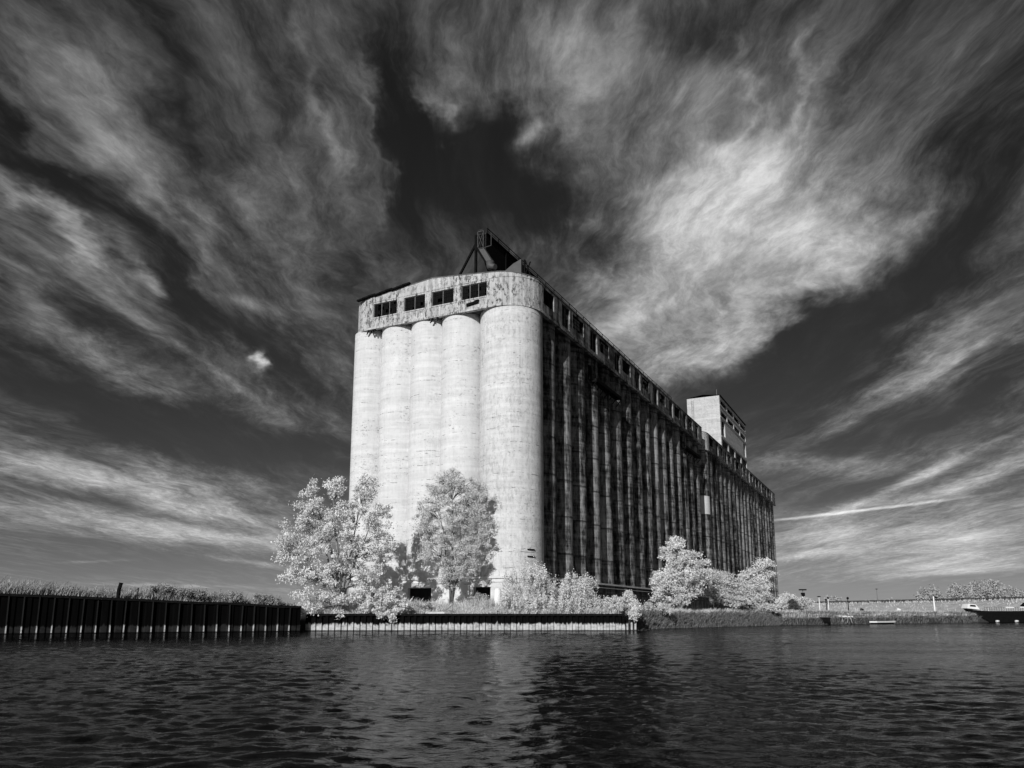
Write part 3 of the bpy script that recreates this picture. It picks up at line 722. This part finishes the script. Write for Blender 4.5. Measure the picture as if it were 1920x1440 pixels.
# ------------------------------------------------------------------ vegetation
def leaves(cent, size, r, elong=1.6, fold=.35):
    """a folded pair of triangles for every leaf"""
    n = len(cent); d = r.normal(size=(n, 3)); d /= np.linalg.norm(d, axis=1)[:, None]
    u = r.normal(size=(n, 3)); u -= (u * d).sum(1)[:, None] * d; u /= np.linalg.norm(u, axis=1)[:, None]; w_ = np.cross(d, u)
    s = (size * r.uniform(.6, 1.35, n))[:, None]
    a = cent - d * s * elong / 2; b = cent + d * s * elong / 2; c = cent + u * s / 2 + w_ * s * fold * .5; e = cent - u * s / 2 + w_ * s * fold * .5
    v = np.stack([a, c, b, e], 1).reshape(-1, 3); i = np.arange(n)[:, None] * 4
    return v, np.concatenate([i + np.array([[0, 1, 2]]), i + np.array([[0, 2, 3]])])
def tree(name, Y, base_px, blobs, label, cat, nclump, nleaf, lsize, mat=M_LEAF, bark=M_BARK, clump_r=.55, trunk_r=.2, stems=3, seed=1, group=None, depth=.9, spray=0.0, base_z=None, tall=1.0):
    """blobs: crown masses (px, py, half-width px, half-height px[, nearer by m]) at distance Y"""
    r = np.random.default_rng(seed); rd = random.Random(seed)
    b = at(base_px, 1140, Y); bz = float(land_z(b.x, b.y)) if base_z is None else base_z
    root = empty(name, (b.x, b.y, bz)); tag(root, label, cat, group)
    m = Y / 1513.0; cs = []; wts = []
    for q in blobs:
        c = at(q[0], q[1], Y); dy = q[4] if len(q) > 4 else 0; cs.append((c.x - b.x, -dy, c.z - bz, q[2] * m, q[2] * m * depth, q[3] * m)); wts.append(q[2] * q[3])
    cs = np.array(cs); wts = np.array(wts, float) ** .85; wts /= wts.sum()
    pick = r.choice(len(cs), nclump, p=wts); dr = r.normal(size=(nclump, 3)); dr /= np.linalg.norm(dr, axis=1)[:, None]
    rad = r.uniform(.15, 1.0, nclump) ** .45
    P_ = cs[pick, :3] + dr * cs[pick, 3:] * rad[:, None]
    keep = P_[:, 2] > -.9; P_ = P_[keep]
    lsize = lsize * (.72 if Y < 200 else 1.0); nleaf = int(nleaf * (1.65 if Y < 200 else 1.0)); clump_r = clump_r * (.88 if Y < 200 else 1.0)
    # limbs
    mb = MB(); top = P_[:, 2].max(); sk = []
    for k in range(stems):
        t = P_[rd.randrange(len(P_))]; tgt = Vector(cs[k % len(cs)][:3]) * .85 + Vector((rd.uniform(-.4, .4), rd.uniform(-.4, .4), 0))
        a = Vector((rd.uniform(-.3, .3), rd.uniform(-.25, .25), -.3)); pts = []
        for i in range(7):
            f = i / 6; q = a.lerp(tgt, f); q.x = a.x + (tgt.x - a.x) * f ** 1.5; q.y = a.y + (tgt.y - a.y) * f ** 1.5
            pts.append(q + Vector((rd.uniform(-.12, .12), rd.uniform(-.12, .12), 0)) * (1 if i else 0))
        tr = trunk_r * rd.uniform(.7, 1.0); mb.tube(pts, [tr * (1 - .8 * i / 6) for i in range(7)], 8); sk += [(p, tr * (1 - .8 * i / 6)) for i, p in enumerate(pts) if i > 0]
    for p in P_[: min(len(P_), 230 if lsize > .1 else 110)]:
        p = Vector(p); best = min(sk, key=lambda s: (s[0] - p).length + max(0, s[0].z - p.z + .4) * 2.5)
        a = best[0]; mid = a.lerp(p, .5) + Vector((0, 0, .08 * (p - a).length)); mb.tube([a, mid, p], [min(best[1] * .6, .08), .042, .018], 5, cap=False)
    mb.build('trunk', bark, root)
    # leaves in clumps
    k = np.repeat(np.arange(len(P_)), nleaf); cr = clump_r * r.uniform(.55, 1.3, len(P_))
    off = r.normal(size=(len(k), 3)) * .5; off *= cr[k][:, None]; off[:, 2] *= .75 * tall; off[:, :2] /= tall ** .8
    if spray: off[:, 0] *= 1 + spray; off[:, 2] *= .5; off[:, 2] += -.25 * off[:, 0] * np.sign(spray)
    v, f = leaves(P_[k] + off, lsize, r)
    from_arrays('crown', v, f, mat, root)
    return root
tree('leafy_tree', 84.2, 640, [(578, 912, 17, 18), (627, 912, 15, 22), (685, 918, 24, 26), (590, 960, 36, 45), (650, 965, 40, 45), (705, 965, 28, 40), (560, 1010, 38, 40), (625, 1030, 60, 60), (700, 1030, 42, 60),
     (548, 1060, 32, 34), (590, 1090, 52, 40), (660, 1100, 60, 40), (533, 1043, 18, 16), (620, 1135, 50, 18, 1.2), (590, 1145, 34, 14, 2.4), (645, 1150, 24, 12, 2.4)],
     'tallest bright leafy tree hiding the left foot of the silos, leaning over the wall', 'tree', 390, 58, .20, clump_r=.60, trunk_r=.26, stems=7, seed=11)
tree('slender_tree', 88.6, 846, [(822, 915, 26, 30), (850, 905, 24, 26), (880, 930, 26, 34), (800, 975, 30, 45), (850, 970, 40, 45), (893, 985, 28, 44), (820, 1030, 40, 40), (870, 1045, 36, 34), (846, 1080, 28, 26), (905, 925, 10, 22)],
     'rounded grey leaved tree standing alone against the bright silo wall', 'tree', 470, 66, .13, mat=M_LEAFG, bark=M_DARKBARK, clump_r=.52, trunk_r=.13, stems=6, seed=12)
tree('leafy_bush', 83.3, 728, [(700, 1135, 20, 18, 1.2), (735, 1125, 30, 22, .9), (725, 1150, 30, 14, 1.6), (755, 1140, 14, 14, 1)],
     'low bright bush spilling over the wall at the foot of the tall tree', 'bush', 90, 55, .19, clump_r=.42, trunk_r=.07, stems=3, seed=13)
tree('willow_bush', 85.2, 985, [(1000, 1075, 26, 20), (965, 1095, 24, 26), (1010, 1105, 40, 30), (960, 1130, 26, 18, 1), (1000, 1135, 44, 16, 1)],
     'feathery pale bush against the corner bin above the low wall', 'bush', 210, 40, .13, mat=M_LEAF, tall=2.1, clump_r=.5, trunk_r=.06, stems=6, seed=14)
tree('willow_bush', 84.7, 1075, [(1070, 1095, 30, 18), (1100, 1100, 20, 16), (1075, 1120, 46, 20), (1060, 1138, 40, 12, .8), (1110, 1130, 20, 14)],
     'second feathery bush, in front of the dark flank beside the corner bin', 'bush', 190, 40, .13, mat=M_LEAF, tall=2.1, clump_r=.48, trunk_r=.06, stems=6, seed=15)
tree('leafy_bush', 84.4, 1165, [(1150, 1130, 22, 14), (1178, 1128, 20, 18), (1170, 1142, 30, 10, .8), (1183, 1152, 8, 12, 1.8)],
     'small leafy bush hanging over the timber piles', 'bush', 70, 50, .16, clump_r=.36, trunk_r=.05, stems=3, seed=16)
tree('leafy_tree', 113, 1275, [(1272, 1022, 20, 16), (1262, 1045, 26, 24), (1295, 1050, 24, 22), (1318, 1062, 14, 12), (1300, 1080, 40, 20), (1250, 1085, 30, 24), (1255, 1115, 34, 22), (1290, 1112, 24, 24), (1236, 1100, 14, 16)],
     'bright spreading tree in front of the middle of the dark flank', 'tree', 215, 55, .24, clump_r=.66, trunk_r=.22, stems=6, seed=17)
tree('drooping_tree', 122, 1345, [(1345, 1080, 24, 12), (1365, 1092, 26, 10), (1340, 1110, 26, 12), (1365, 1122, 26, 12), (1385, 1105, 18, 10)],
     'grey tree with drooping boughs between the two bright leafy trees', 'tree', 120, 55, .2, mat=M_LEAFG, bark=M_DARKBARK, clump_r=.75, trunk_r=.16, stems=5, seed=18, spray=.8)
tree('leafy_tree', 138, 1420, [(1434, 1058, 16, 12), (1420, 1072, 20, 14), (1444, 1075, 12, 10), (1400, 1082, 18, 12), (1418, 1098, 28, 16), (1415, 1120, 32, 14), (1395, 1108, 18, 14), (1390, 1128, 18, 10)],
     'bright bushy tree near the far end of the dark flank', 'tree', 165, 50, .25, clump_r=.72, trunk_r=.2, stems=5, seed=19)
tree('round_bush', 160, 1478, [(1476, 1122, 14, 9), (1470, 1130, 14, 8)], 'pale bush just right of the far silo corner', 'bush', 50, 45, .26, clump_r=.6, trunk_r=.07, stems=3, seed=20)
for i, (px, py, Y, lab) in enumerate(((300, 1106, 75.5, 'tangled grey weeds just right of the stakes on the long wall'), (352, 1112, 76.4, 'second clump of tangled weeds right of the stakes on the long wall'),
        (420, 1119, 78.0, 'low clump of weeds midway between the stakes and the tall tree'), (492, 1124, 79.6, 'clump of weeds on the long wall nearest the tall bright tree'))):
    tree('weedy_bush', Y, px, [(px, py, 22, 6), (px + 20, py + 3, 16, 5)], lab, 'bush', 46, 30, .13, mat=M_GRASSL, bark=M_DARKBARK, clump_r=.42, trunk_r=.03, stems=4, seed=60 + i, tall=1.3, group='weeds along the long wall')
tree('weedy_bush', 90.6, 905, [(900, 1124, 16, 10), (885, 1130, 14, 8)], 'dull weeds growing in the right hand plinth opening', 'bush', 40, 40, .16, mat=M_LEAFF, bark=M_DARKBARK, clump_r=.34, trunk_r=.04, stems=3, seed=24, tall=1.5)
tree('weedy_bush', 84.2, 800, [(800, 1138, 14, 7), (786, 1142, 10, 5)], 'dull weeds by the broken slab below the black plinth opening', 'bush', 24, 36, .14, mat=M_LEAFF, bark=M_DARKBARK, clump_r=.3, trunk_r=.03, stems=3, seed=25, tall=1.4)
tree('scrub', 100, 1215, [(1205, 1138, 26, 7), (1240, 1142, 24, 6), (1180, 1120, 14, 8)], 'uneven pale scrub between the hanging bush and the spreading tree', 'bush', 70, 40, .15, mat=M_LEAFG, clump_r=.4, trunk_r=.04, stems=5, seed=26, tall=1.6)
tree('dark_bush', 150, 1488, [(1486, 1132, 9, 8), (1492, 1142, 14, 7)], 'small dark pointed bush by the far silo corner', 'bush', 40, 45, .22, mat=M_LEAFD, bark=M_DARKBARK, clump_r=.5, trunk_r=.06, stems=3, seed=21)
tree('round_bush', 165, 1508, [(1508, 1128, 14, 8), (1518, 1134, 10, 7)], 'grey bush under the lamp with the square head', 'bush', 50, 45, .24, mat=M_LEAFG, clump_r=.6, trunk_r=.07, stems=3, seed=22)
tree('bank_bush', 128, 1430, [(1430, 1138, 20, 6), (1450, 1138, 12, 6)], 'low dull shrub on the bank under the bushy tree', 'bush', 40, 40, .2, mat=M_LEAFG, clump_r=.5, trunk_r=.05, stems=3, seed=23)
for i, (px, Y, bl, lab) in enumerate((
    (1742, 290, [(1742, 1113, 14, 8), (1735, 1120, 12, 6), (1752, 1121, 11, 6)], 'lone round tree beyond the embankment left of the right hand grove'),
    (1797, 300, [(1797, 1107, 16, 10), (1790, 1116, 12, 8), (1806, 1115, 12, 8)], 'leftmost tree of the grove at the right edge'),
    (1836, 305, [(1836, 1105, 15, 12), (1828, 1115, 12, 9)], 'middle tree of the grove at the right edge'),
    (1855, 310, [(1857, 1100, 14, 12), (1850, 1112, 14, 10)], 'tallest tree of the grove at the right edge'),
    (1885, 300, [(1884, 1112, 16, 8), (1900, 1115, 14, 8)], 'lowest tree of the grove, at the picture edge'),
    (1560, 420, [(1562, 1129, 9, 7)], 'faint small tree on the skyline behind the two short lamps'),
    (1650, 480, [(1640, 1133, 18, 5), (1660, 1132, 18, 5)], 'low distant trees on the skyline below the tall thin lamp'),
    (1705, 480, [(1700, 1133, 26, 3)], 'faint low hedge on the skyline right of the tall thin lamp'))):
    tree('distant_tree', Y, px, bl, lab, 'tree', 110, 34, .5 if Y < 350 else .7, mat=M_LEAFF, clump_r=1.5 if Y < 350 else 2.0, trunk_r=.3, stems=4, seed=40 + i, group='trees beyond the embankment')

def blades(xy, h, width, lean, r, z_off=-.05):
    n = len(xy); z = land_z(xy[:, 0], xy[:, 1]) + z_off; th = r.uniform(0, math.pi, n)
    wd = width * r.uniform(.6, 1.4, n) / 2; hh = h * r.uniform(.45, 1.15, n); lx = r.normal(lean, .28, n) * hh; ly = r.normal(0, .25, n) * hh
    c, s = np.cos(th) * wd, np.sin(th) * wd; x, y = xy[:, 0], xy[:, 1]
    a = np.stack([x - c, y - s, z], -1); b = np.stack([x + c, y + s, z], -1)
    m1 = np.stack([x + c * .8 + lx * .35, y + s * .8 + ly * .35, z + hh * .6], -1); m0 = np.stack([x - c * .8 + lx * .35, y - s * .8 + ly * .35, z + hh * .6], -1)
    t = np.stack([x + lx, y + ly, z + hh], -1)
    v = np.stack([a, b, m1, t, m0], 1).reshape(-1, 3); i = np.arange(n)[:, None] * 5
    return v, i + np.array([[0, 1, 2, 3, 4]])
def patchy(xy, r, s=.35): 
    return .5 + .5 * np.sin(xy[:, 0] * s + 1.3 * np.sin(xy[:, 1] * s * .8)) * np.sin(xy[:, 1] * s * 1.1 + xy[:, 0] * .13 + 1)
def grass():
    r = np.random.default_rng(5); V = []; Fs = []; k = 0
    def put(xy, h, wd, lean=.1):
        nonlocal k
        v, f = blades(xy, h, wd, lean, r); V.append(v); Fs.append(f + k); k += len(v)
    # along the left wall
    n = 40000; t = r.uniform(0, 1, n); d = 1.0 + r.exponential(2.2, n)
    ax, ay = -21, 79.8; x = ax - 66 * t; y = ay - 34.6 * t; x += -.464 * d; y += .886 * d
    xy = np.stack([x, y], -1); v, f = blades(xy, (.70 + .75 * patchy(xy, r, .22)) * (.7 + .5 * sst(-x, 21, 40)) * r.uniform(.6, 1.15, n), .05, .12, r)
    tag(from_arrays('tall_grass', v, f, M_GRASSL), 'dim tangled tall grass on top of the long left wall', 'grass', kind='stuff')
    # in front of the silos
    n = 20000; x = r.uniform(-22, 12.5, n); y = 82.9 + r.exponential(2.4, n); xy = np.stack([x, y], -1)
    put(xy, .45 + .65 * patchy(xy, r, .5), .05, .05)
    # along the natural bank to the right
    seg = SHORE[3:9]; L = np.hypot(*np.diff(seg, axis=0).T); n = 46000; ch = r.choice(len(L), n, p=L / L.sum()); t = r.uniform(0, 1, n)
    a = seg[ch]; b = seg[ch + 1]; d = 1.0 + r.exponential(3.0, n); nx = -(b - a)[:, 1] / L[ch]; ny = (b - a)[:, 0] / L[ch]
    x = a[:, 0] + (b - a)[:, 0] * t + nx * d; y = a[:, 1] + (b - a)[:, 1] * t + ny * d; xy = np.stack([x, y], -1)
    put(xy, (.4 + .7 * patchy(xy, r, .4)) * np.where(d < 2, .55, 1.0), .075, .15)
    # embankment and field
    n = 24000; x = r.uniform(70, 330, n); y = r.uniform(165, 400, n); xy = np.stack([x, y], -1); dd = inside_dist(x, y); xy = xy[dd > 4]
    put(xy, .5 + .5 * patchy(xy, r, .15), .22, .15)
    o = from_arrays('grass', np.concatenate(V), np.concatenate(Fs), M_GRASS); tag(o, 'tall dry pale grass along the top of the banks', 'grass', kind='stuff')
    # dull reeds at the water's edge
    r2 = np.random.default_rng(6); n = 30000; ch = r2.choice(len(L), n, p=L / L.sum()); t = r2.uniform(0, 1, n); a = seg[ch]; b = seg[ch + 1]; d = np.where(ch >= 3, r2.uniform(-.3, 7.0, n), r2.uniform(-.5, 1.3, n))
    nx = -(b - a)[:, 1] / L[ch]; ny = (b - a)[:, 0] / L[ch]; xy = np.stack([a[:, 0] + (b - a)[:, 0] * t + nx * d, a[:, 1] + (b - a)[:, 1] * t + ny * d], -1)
    v, f = blades(xy, .55 + .35 * patchy(xy, r2, .6), .06, .35, r2); tag(from_arrays('reeds', v, f, M_GRASSD), 'drooping dull reeds at the waterline right of the piles', 'reeds', kind='stuff')
grass()

# ------------------------------------------------------------------ shore things
def stones():
    r = random.Random(9); seg = SHORE[4:9]; out = []
    protos = []
    for k in range(4):
        bm = bmesh.new(); bmesh.ops.create_icosphere(bm, subdivisions=2, radius=1.0)
        for v in bm.verts: v.co *= 1 + r.uniform(-.22, .22); v.co.z *= .62
        me = bpy.data.meshes.new('shore_stone'); bm.to_mesh(me); bm.free(); me.materials.append(M_STONE); protos.append(me)
    for i in range(70):
        j = r.randrange(len(seg) - 1) if i > 26 else r.randrange(2); a, b = seg[j], seg[j + 1]; t = r.random(); L = math.hypot(*(b - a)); d = r.uniform(1.5, 2.4)
        x = a[0] + (b - a)[0] * t - (b - a)[1] / L * d; y = a[1] + (b - a)[1] * t + (b - a)[0] / L * d
        o = bpy.data.objects.new('shore_stone', protos[i % 4]); C.objects.link(o); s = r.uniform(.16, .42)
        o.location = (x, y, float(land_z(x, y)) + s * .25); o.scale = (s * 1.4, s, s); o.rotation_euler = (0, 0, r.uniform(0, 6))
        tag(o, 'pale stone on the lip of the grassy bank right of the timber piles', 'stone', 'stones along the bank')
stones()
def post(name, px, py, Y, h, rad, lean, mat, label, cat):
    p = at(px, py, Y); z = float(land_z(p.x, p.y)); o = empty(name, (p.x, p.y, z)); tag(o, label, cat)
    z2 = p.z - z
    MB().tube([(0, 0, -.5), (lean * .5, 0, z2 + h * .5), (lean, 0, z2 + h)], [rad, rad, rad * .95], 10).build('shaft', mat, o)
    MB().tube([(lean, 0, z2 + h), (lean * 1.03, 0, z2 + h + .06)], [rad * 1.15, rad * 1.1], 10).build('cap', mat, o); return o
post('mooring_post', 219, 1118, 72.6, 1.15, .17, .28, M_WOOD, 'thick black post leaning right in the grass on the left wall', 'post')
post('fence_stake', 258, 1119, 73.6, .75, .05, .0, M_WOOD, 'thin short dark stake right of the leaning post', 'stake')
post('fence_stake', 287, 1121, 74.2, .35, .05, .0, M_WOOD, 'shortest thin stake half hidden in the grass', 'stake')
post('mooring_bollard', 934, 1153, 83.3, .38, .1, .0, M_DARK, 'small black bollard on the edge of the low wall', 'bollard')
p = at(933, 1130, 87.0); o = empty('marker_pillar', (p.x, p.y, 2.0)); tag(o, 'round topped white pillar standing before the plinth near the corner bin', 'pillar')
mb = MB(); mb.tube([(0, 0, 0), (0, 0, 1.9), (0, 0, 2.2), (0, 0, 2.42), (0, 0, 2.5)], [.42, .42, .40, .28, .05], 18); mb.build('pillar_shaft', M_WHITE, o)
MB().tube([(0, 0, .3), (0, 0, .42)], [.45, .45], 18).build('collar', M_WHITE, o)
# broken slab and driftwood on the wall edge
p = at(818, 1150, 83.4); o = empty('broken_slab', (p.x, p.y, 1.7)); tag(o, 'flat broken concrete slab lying on the low wall below the slender tree', 'slab')
mb = MB(); mb.prism([(-1.0, -.6), (.9, -.7), (1.5, -.1), (1.1, .5), (-.7, .6), (-1.3, .1)], .03, .22); mb.build('slab_body', M_CONC, o)
p = at(838, 1146, 83.8); o = empty('driftwood', (p.x, p.y, 1.75)); tag(o, 'forked driftwood branch beside the broken slab', 'branch')
mb = MB(); mb.tube([(-.9, 0, .05), (0, .1, .45), (.7, .05, .95)], [.09, .07, .03], 7); mb.tube([(0, .1, .45), (.35, 0, .25), (.9, -.1, .12)], [.06, .05, .02], 7); mb.build('limb', M_BARK, o)
MB().tube([(.55, .0, .1), (.6, .0, .95)], [.05, .03], 7).build('stub', M_BARK, o)

def lamp(px, ytop, Y, head, mat, label, r=.11):
    p = at(px, ytop, Y); z = float(land_z(p.x, p.y)); o = empty('lamp_post', (p.x, p.y, z)); tag(o, label, 'lamp post', 'lamp posts across the field')
    H = p.z - z
    MB().tube([(0, 0, -.4), (0, 0, H * .5), (0, 0, H)], [r * 1.5, r, r * .7], 8).build('pole', mat, o)
    mb = MB()
    if head == 'square': mb.box(-.75, .75, -.3, .3, H + .003, H + .28); mb.box(-.35, .35, -.3, .3, H - 1.4, H - .5)
    elif head == 'disc': mb.tube([(0, 0, H), (0, 0, H + .1), (0, 0, H + .25)], [.25, .6, .25], 10)
    elif head == 'arm': mb.bar((0, 0, H), (.75, 0, H - .1), .12); mb.box(.35, 1.0, -.2, .2, H - .45, H - .1)
    else: mb.tube([(0, 0, H), (0, 0, H + .15), (0, 0, H + .5), (0, 0, H + .6)], [.12, .3, .25, .05], 8)
    mb.build('lamp_head', M_DARK, o); return o
lamp(1505, 1107, 175, 'square', M_STEEL, 'tallest lamp post, with a dark square head, right of the silos')
lamp(1535.5, 1119.5, 210, 'disc', M_WHITE, 'pale lamp post with a flat disc head, second from the silos')
lamp(1549, 1127, 215, 'lantern', M_DARK, 'short dark lamp post left of its pale twin')
lamp(1552.5, 1123, 230, 'lantern', M_WHITE, 'short pale lamp post right beside a dark one')
lamp(1589.5, 1124, 190, 'lantern', M_DARK, 'black lantern post standing above the small white jetty')
lamp(1643.5, 1105, 320, 'disc', M_STEEL, 'thin very tall lamp post on the skyline behind the embankment')
lamp(1750, 1118, 208, 'arm', M_WHITE, 'thick white post with a dark lamp on a short arm', .2)

def at_z(px, py, z):
    up = CY_PX - py; f = F_PX * math.cos(PITCH) - up * math.sin(PITCH); u = F_PX * math.sin(PITCH) + up * math.cos(PITCH)
    Y = (z - EYE) * f / u; return at(px, py, Y)
def shore_point(px, off):
    """point on the shoreline in the direction of px, moved off metres inland"""
    b = (px - 960) / 1515.0
    for i in range(3, len(SHORE) - 1):
        a, c = SHORE[i], SHORE[i + 1]; d = c - a; den = d[0] - b * d[1]
        t = (b * a[1] - a[0]) / den
        if 0 <= t <= 1: q = a + d * t; n = np.array([-d[1], d[0]]) / np.hypot(*d); q = q + n * off; return float(q[0]), float(q[1])
# jetty: white floating pontoon
x, y = shore_point(1640, -1.5); o = empty('pontoon', (x, y, .0), R(40)); tag(o, 'low white floating pontoon moored under the far bank', 'pontoon')
mb = MB(); mb.box(-3.6, 3.2, -.7, .7, .25, .5); mb.add([(3.2, -.7, .25), (3.2, .7, .25), (4.6, .3, .35), (4.6, -.3, .35), (3.2, -.7, .5), (3.2, .7, .5), (4.6, .3, .55), (4.6, -.3, .55)], [(0, 1, 2, 3), (4, 5, 6, 7), (0, 3, 7, 4), (3, 2, 6, 7), (2, 1, 5, 6), (1, 0, 4, 5)])
mb.build('deck', M_WHITE, o); MB().box(-3.4, 3.0, -.6, .6, -.2, .245).build('float', M_DARK, o)
# outfall box
x, y = shore_point(1549, .2); o = empty('outfall_box', (x, y, .2)); tag(o, 'small black box at the waterline below the dark lamp post', 'box')
MB().box(-.75, .75, -.4, .4, .1, 1.0).build('box_body', M_DARK, o); MB().box(-.8, .8, -.45, .45, 1.003, 1.08).build('lid', M_STEEL, o)
# scrap frames by the shore
x, y = shore_point(1580, .8); o = empty('broken_trellis', (x, y, .3)); tag(o, 'broken pale metal frames standing at the waterline left of the pontoon', 'frame')
mb = MB()
for i in range(7):
    a = i * .75 - 2.2; mb.bar((a, 0, 0), (a + random.uniform(-.3, .3), 0, 1.1 + random.uniform(0, .4)), .10); mb.bar((a, 0, 1.0), (a + .75, 0, .3 + random.uniform(0, .7)), .08)
mb.build('bars', M_STONE, o); MB().bar((-2.4, .1, 1.25), (2.6, .1, 1.0), .14).build('top_rail', M_WHITE, o)
# long low dark barrier on the crest of the embankment
o = empty('barrier', (0, 0, 0)); tag(o, 'long low dark barrier along the crest of the grassy embankment', 'barrier')
mb = MB(); pts = []
for k in range(40):
    f = k / 39; q = (110 + 75 * f, 402 - 215 * f); pts.append((q[0], q[1], max(float(land_z(q[0] + e, q[1])) for e in (-4, -2, 0, 2))))
zs_ = np.convolve(np.pad([p[2] for p in pts], 3, mode='edge'), np.ones(7) / 7, 'valid')
for (a, za), (b, zb) in zip(zip(pts[:-1], zs_[:-1]), zip(pts[1:], zs_[1:])):
    mb.bar((a[0], a[1], za + .65), (b[0], b[1], zb + .65), .3, 1.5)
mb.build('barrier_rail', M_RUST, o)
# warning boards on the embankment
for px, py, lab in ((1613, 1143, 'small dark leaning board on the embankment grass above the pontoon'), (1682, 1143, 'small board, half black and half white, on the embankment right of the pontoon')):
    p = at(px, py, 205); z = float(land_z(p.x, p.y)); o = empty('field_board', (p.x, p.y, z)); tag(o, lab, 'board')
    MB().bar((0, 0, -.2), (.25, 0, 1.3), .12).build('stake', M_DARK, o); MB().obox((.35, -.1, 1.0), (.4, 0, -.15), (0, .04, 0), (.15, 0, .35)).build('panel', M_WHITE if '1682' in str(px) else M_DARK, o)
# moored work boat at the right edge
x, y = shore_point(1868, -3.5); x -= 4.2
o = empty('work_boat', (x, y, 0), math.atan2(32, 38) * 0 + R(12)); tag(o, 'black work boat with a raked bow and white wheelhouse at the right edge', 'boat')
mb = MB()
st = [(-7.6, 3.0, .35, 2.9), (-6.2, 2.7, .9, 2.0), (-4.2, 2.5, 1.5, .9), (-2.0, 2.45, 1.8, -.2), (3, 2.45, 1.9, -.3), (9, 2.5, 1.9, -.3), (12, 2.6, 1.7, .1)]
for (xx, zt_, hw, zk) in st: mb.v += [(xx, -hw, zt_), (xx, -hw * .8, zk), (xx, hw * .8, zk), (xx, hw, zt_)]
for i in range(len(st) - 1):
    a = 4 * i
    for j in range(4): mb.f.append((a + j, a + (j + 1) % 4, a + 4 + (j + 1) % 4, a + 4 + j)); mb.sm.append(False)
mb.f += [(0, 1, 2, 3), tuple(4 * (len(st) - 1) + j for j in (3, 2, 1, 0))]; mb.sm += [False, False]
mb.build('hull', M_DARK, o)
mb = MB(); mb.add([(-7.6, -.9, 3.05), (-4.6, -1.2, 2.75), (-4.6, 1.2, 2.75), (-7.6, .9, 3.05), (-7.2, -.8, 4.0), (-5.4, -1.0, 3.9), (-5.4, 1.0, 3.9), (-7.2, .8, 4.0)],
                  [(0, 1, 2, 3), (4, 5, 6, 7), (0, 1, 5, 4), (1, 2, 6, 5), (2, 3, 7, 6), (3, 0, 4, 7)]); wh = mb.build('wheelhouse', M_WHITE, o)
MB().add([(-6.9, -.95, 3.45), (-5.5, -1.12, 3.35), (-5.6, -1.08, 3.75), (-6.8, -.92, 3.82)], [(0, 1, 2, 3)]).build('windscreen', M_GLASS, wh)
mb = MB()
for i in range(26): xx = -4 + i * .62; mb.bar((xx, -1.85, 2.5), (xx, -1.85, 3.3), .06)
mb.bar((-4, -1.85, 3.3), (11.6, -1.85, 3.3), .07); mb.build('railing', M_STEEL, o)
MB().box(1.4, 3.6, -1.95, -1.9, 3.1, 3.35).build('life_board', M_WHITE, o); MB().box(5.2, 7.2, -1.95, -1.9, 3.15, 3.4).build('life_board', M_WHITE, o)
MB().tube([(7.2, 0, 3.6), (8.2, 0, 3.9), (9.6, 0, 3.9), (10.6, 0, 3.6)], [.1, .45, .4, .1], 8).build('furled_cover', M_DARK, o)
for xx in (-1.6, 3.4): MB().tube([(xx, -2.1, .25), (xx + .7, -2.1, .25)], [.22, .22], 8).build('fender', M_WHITE, o)
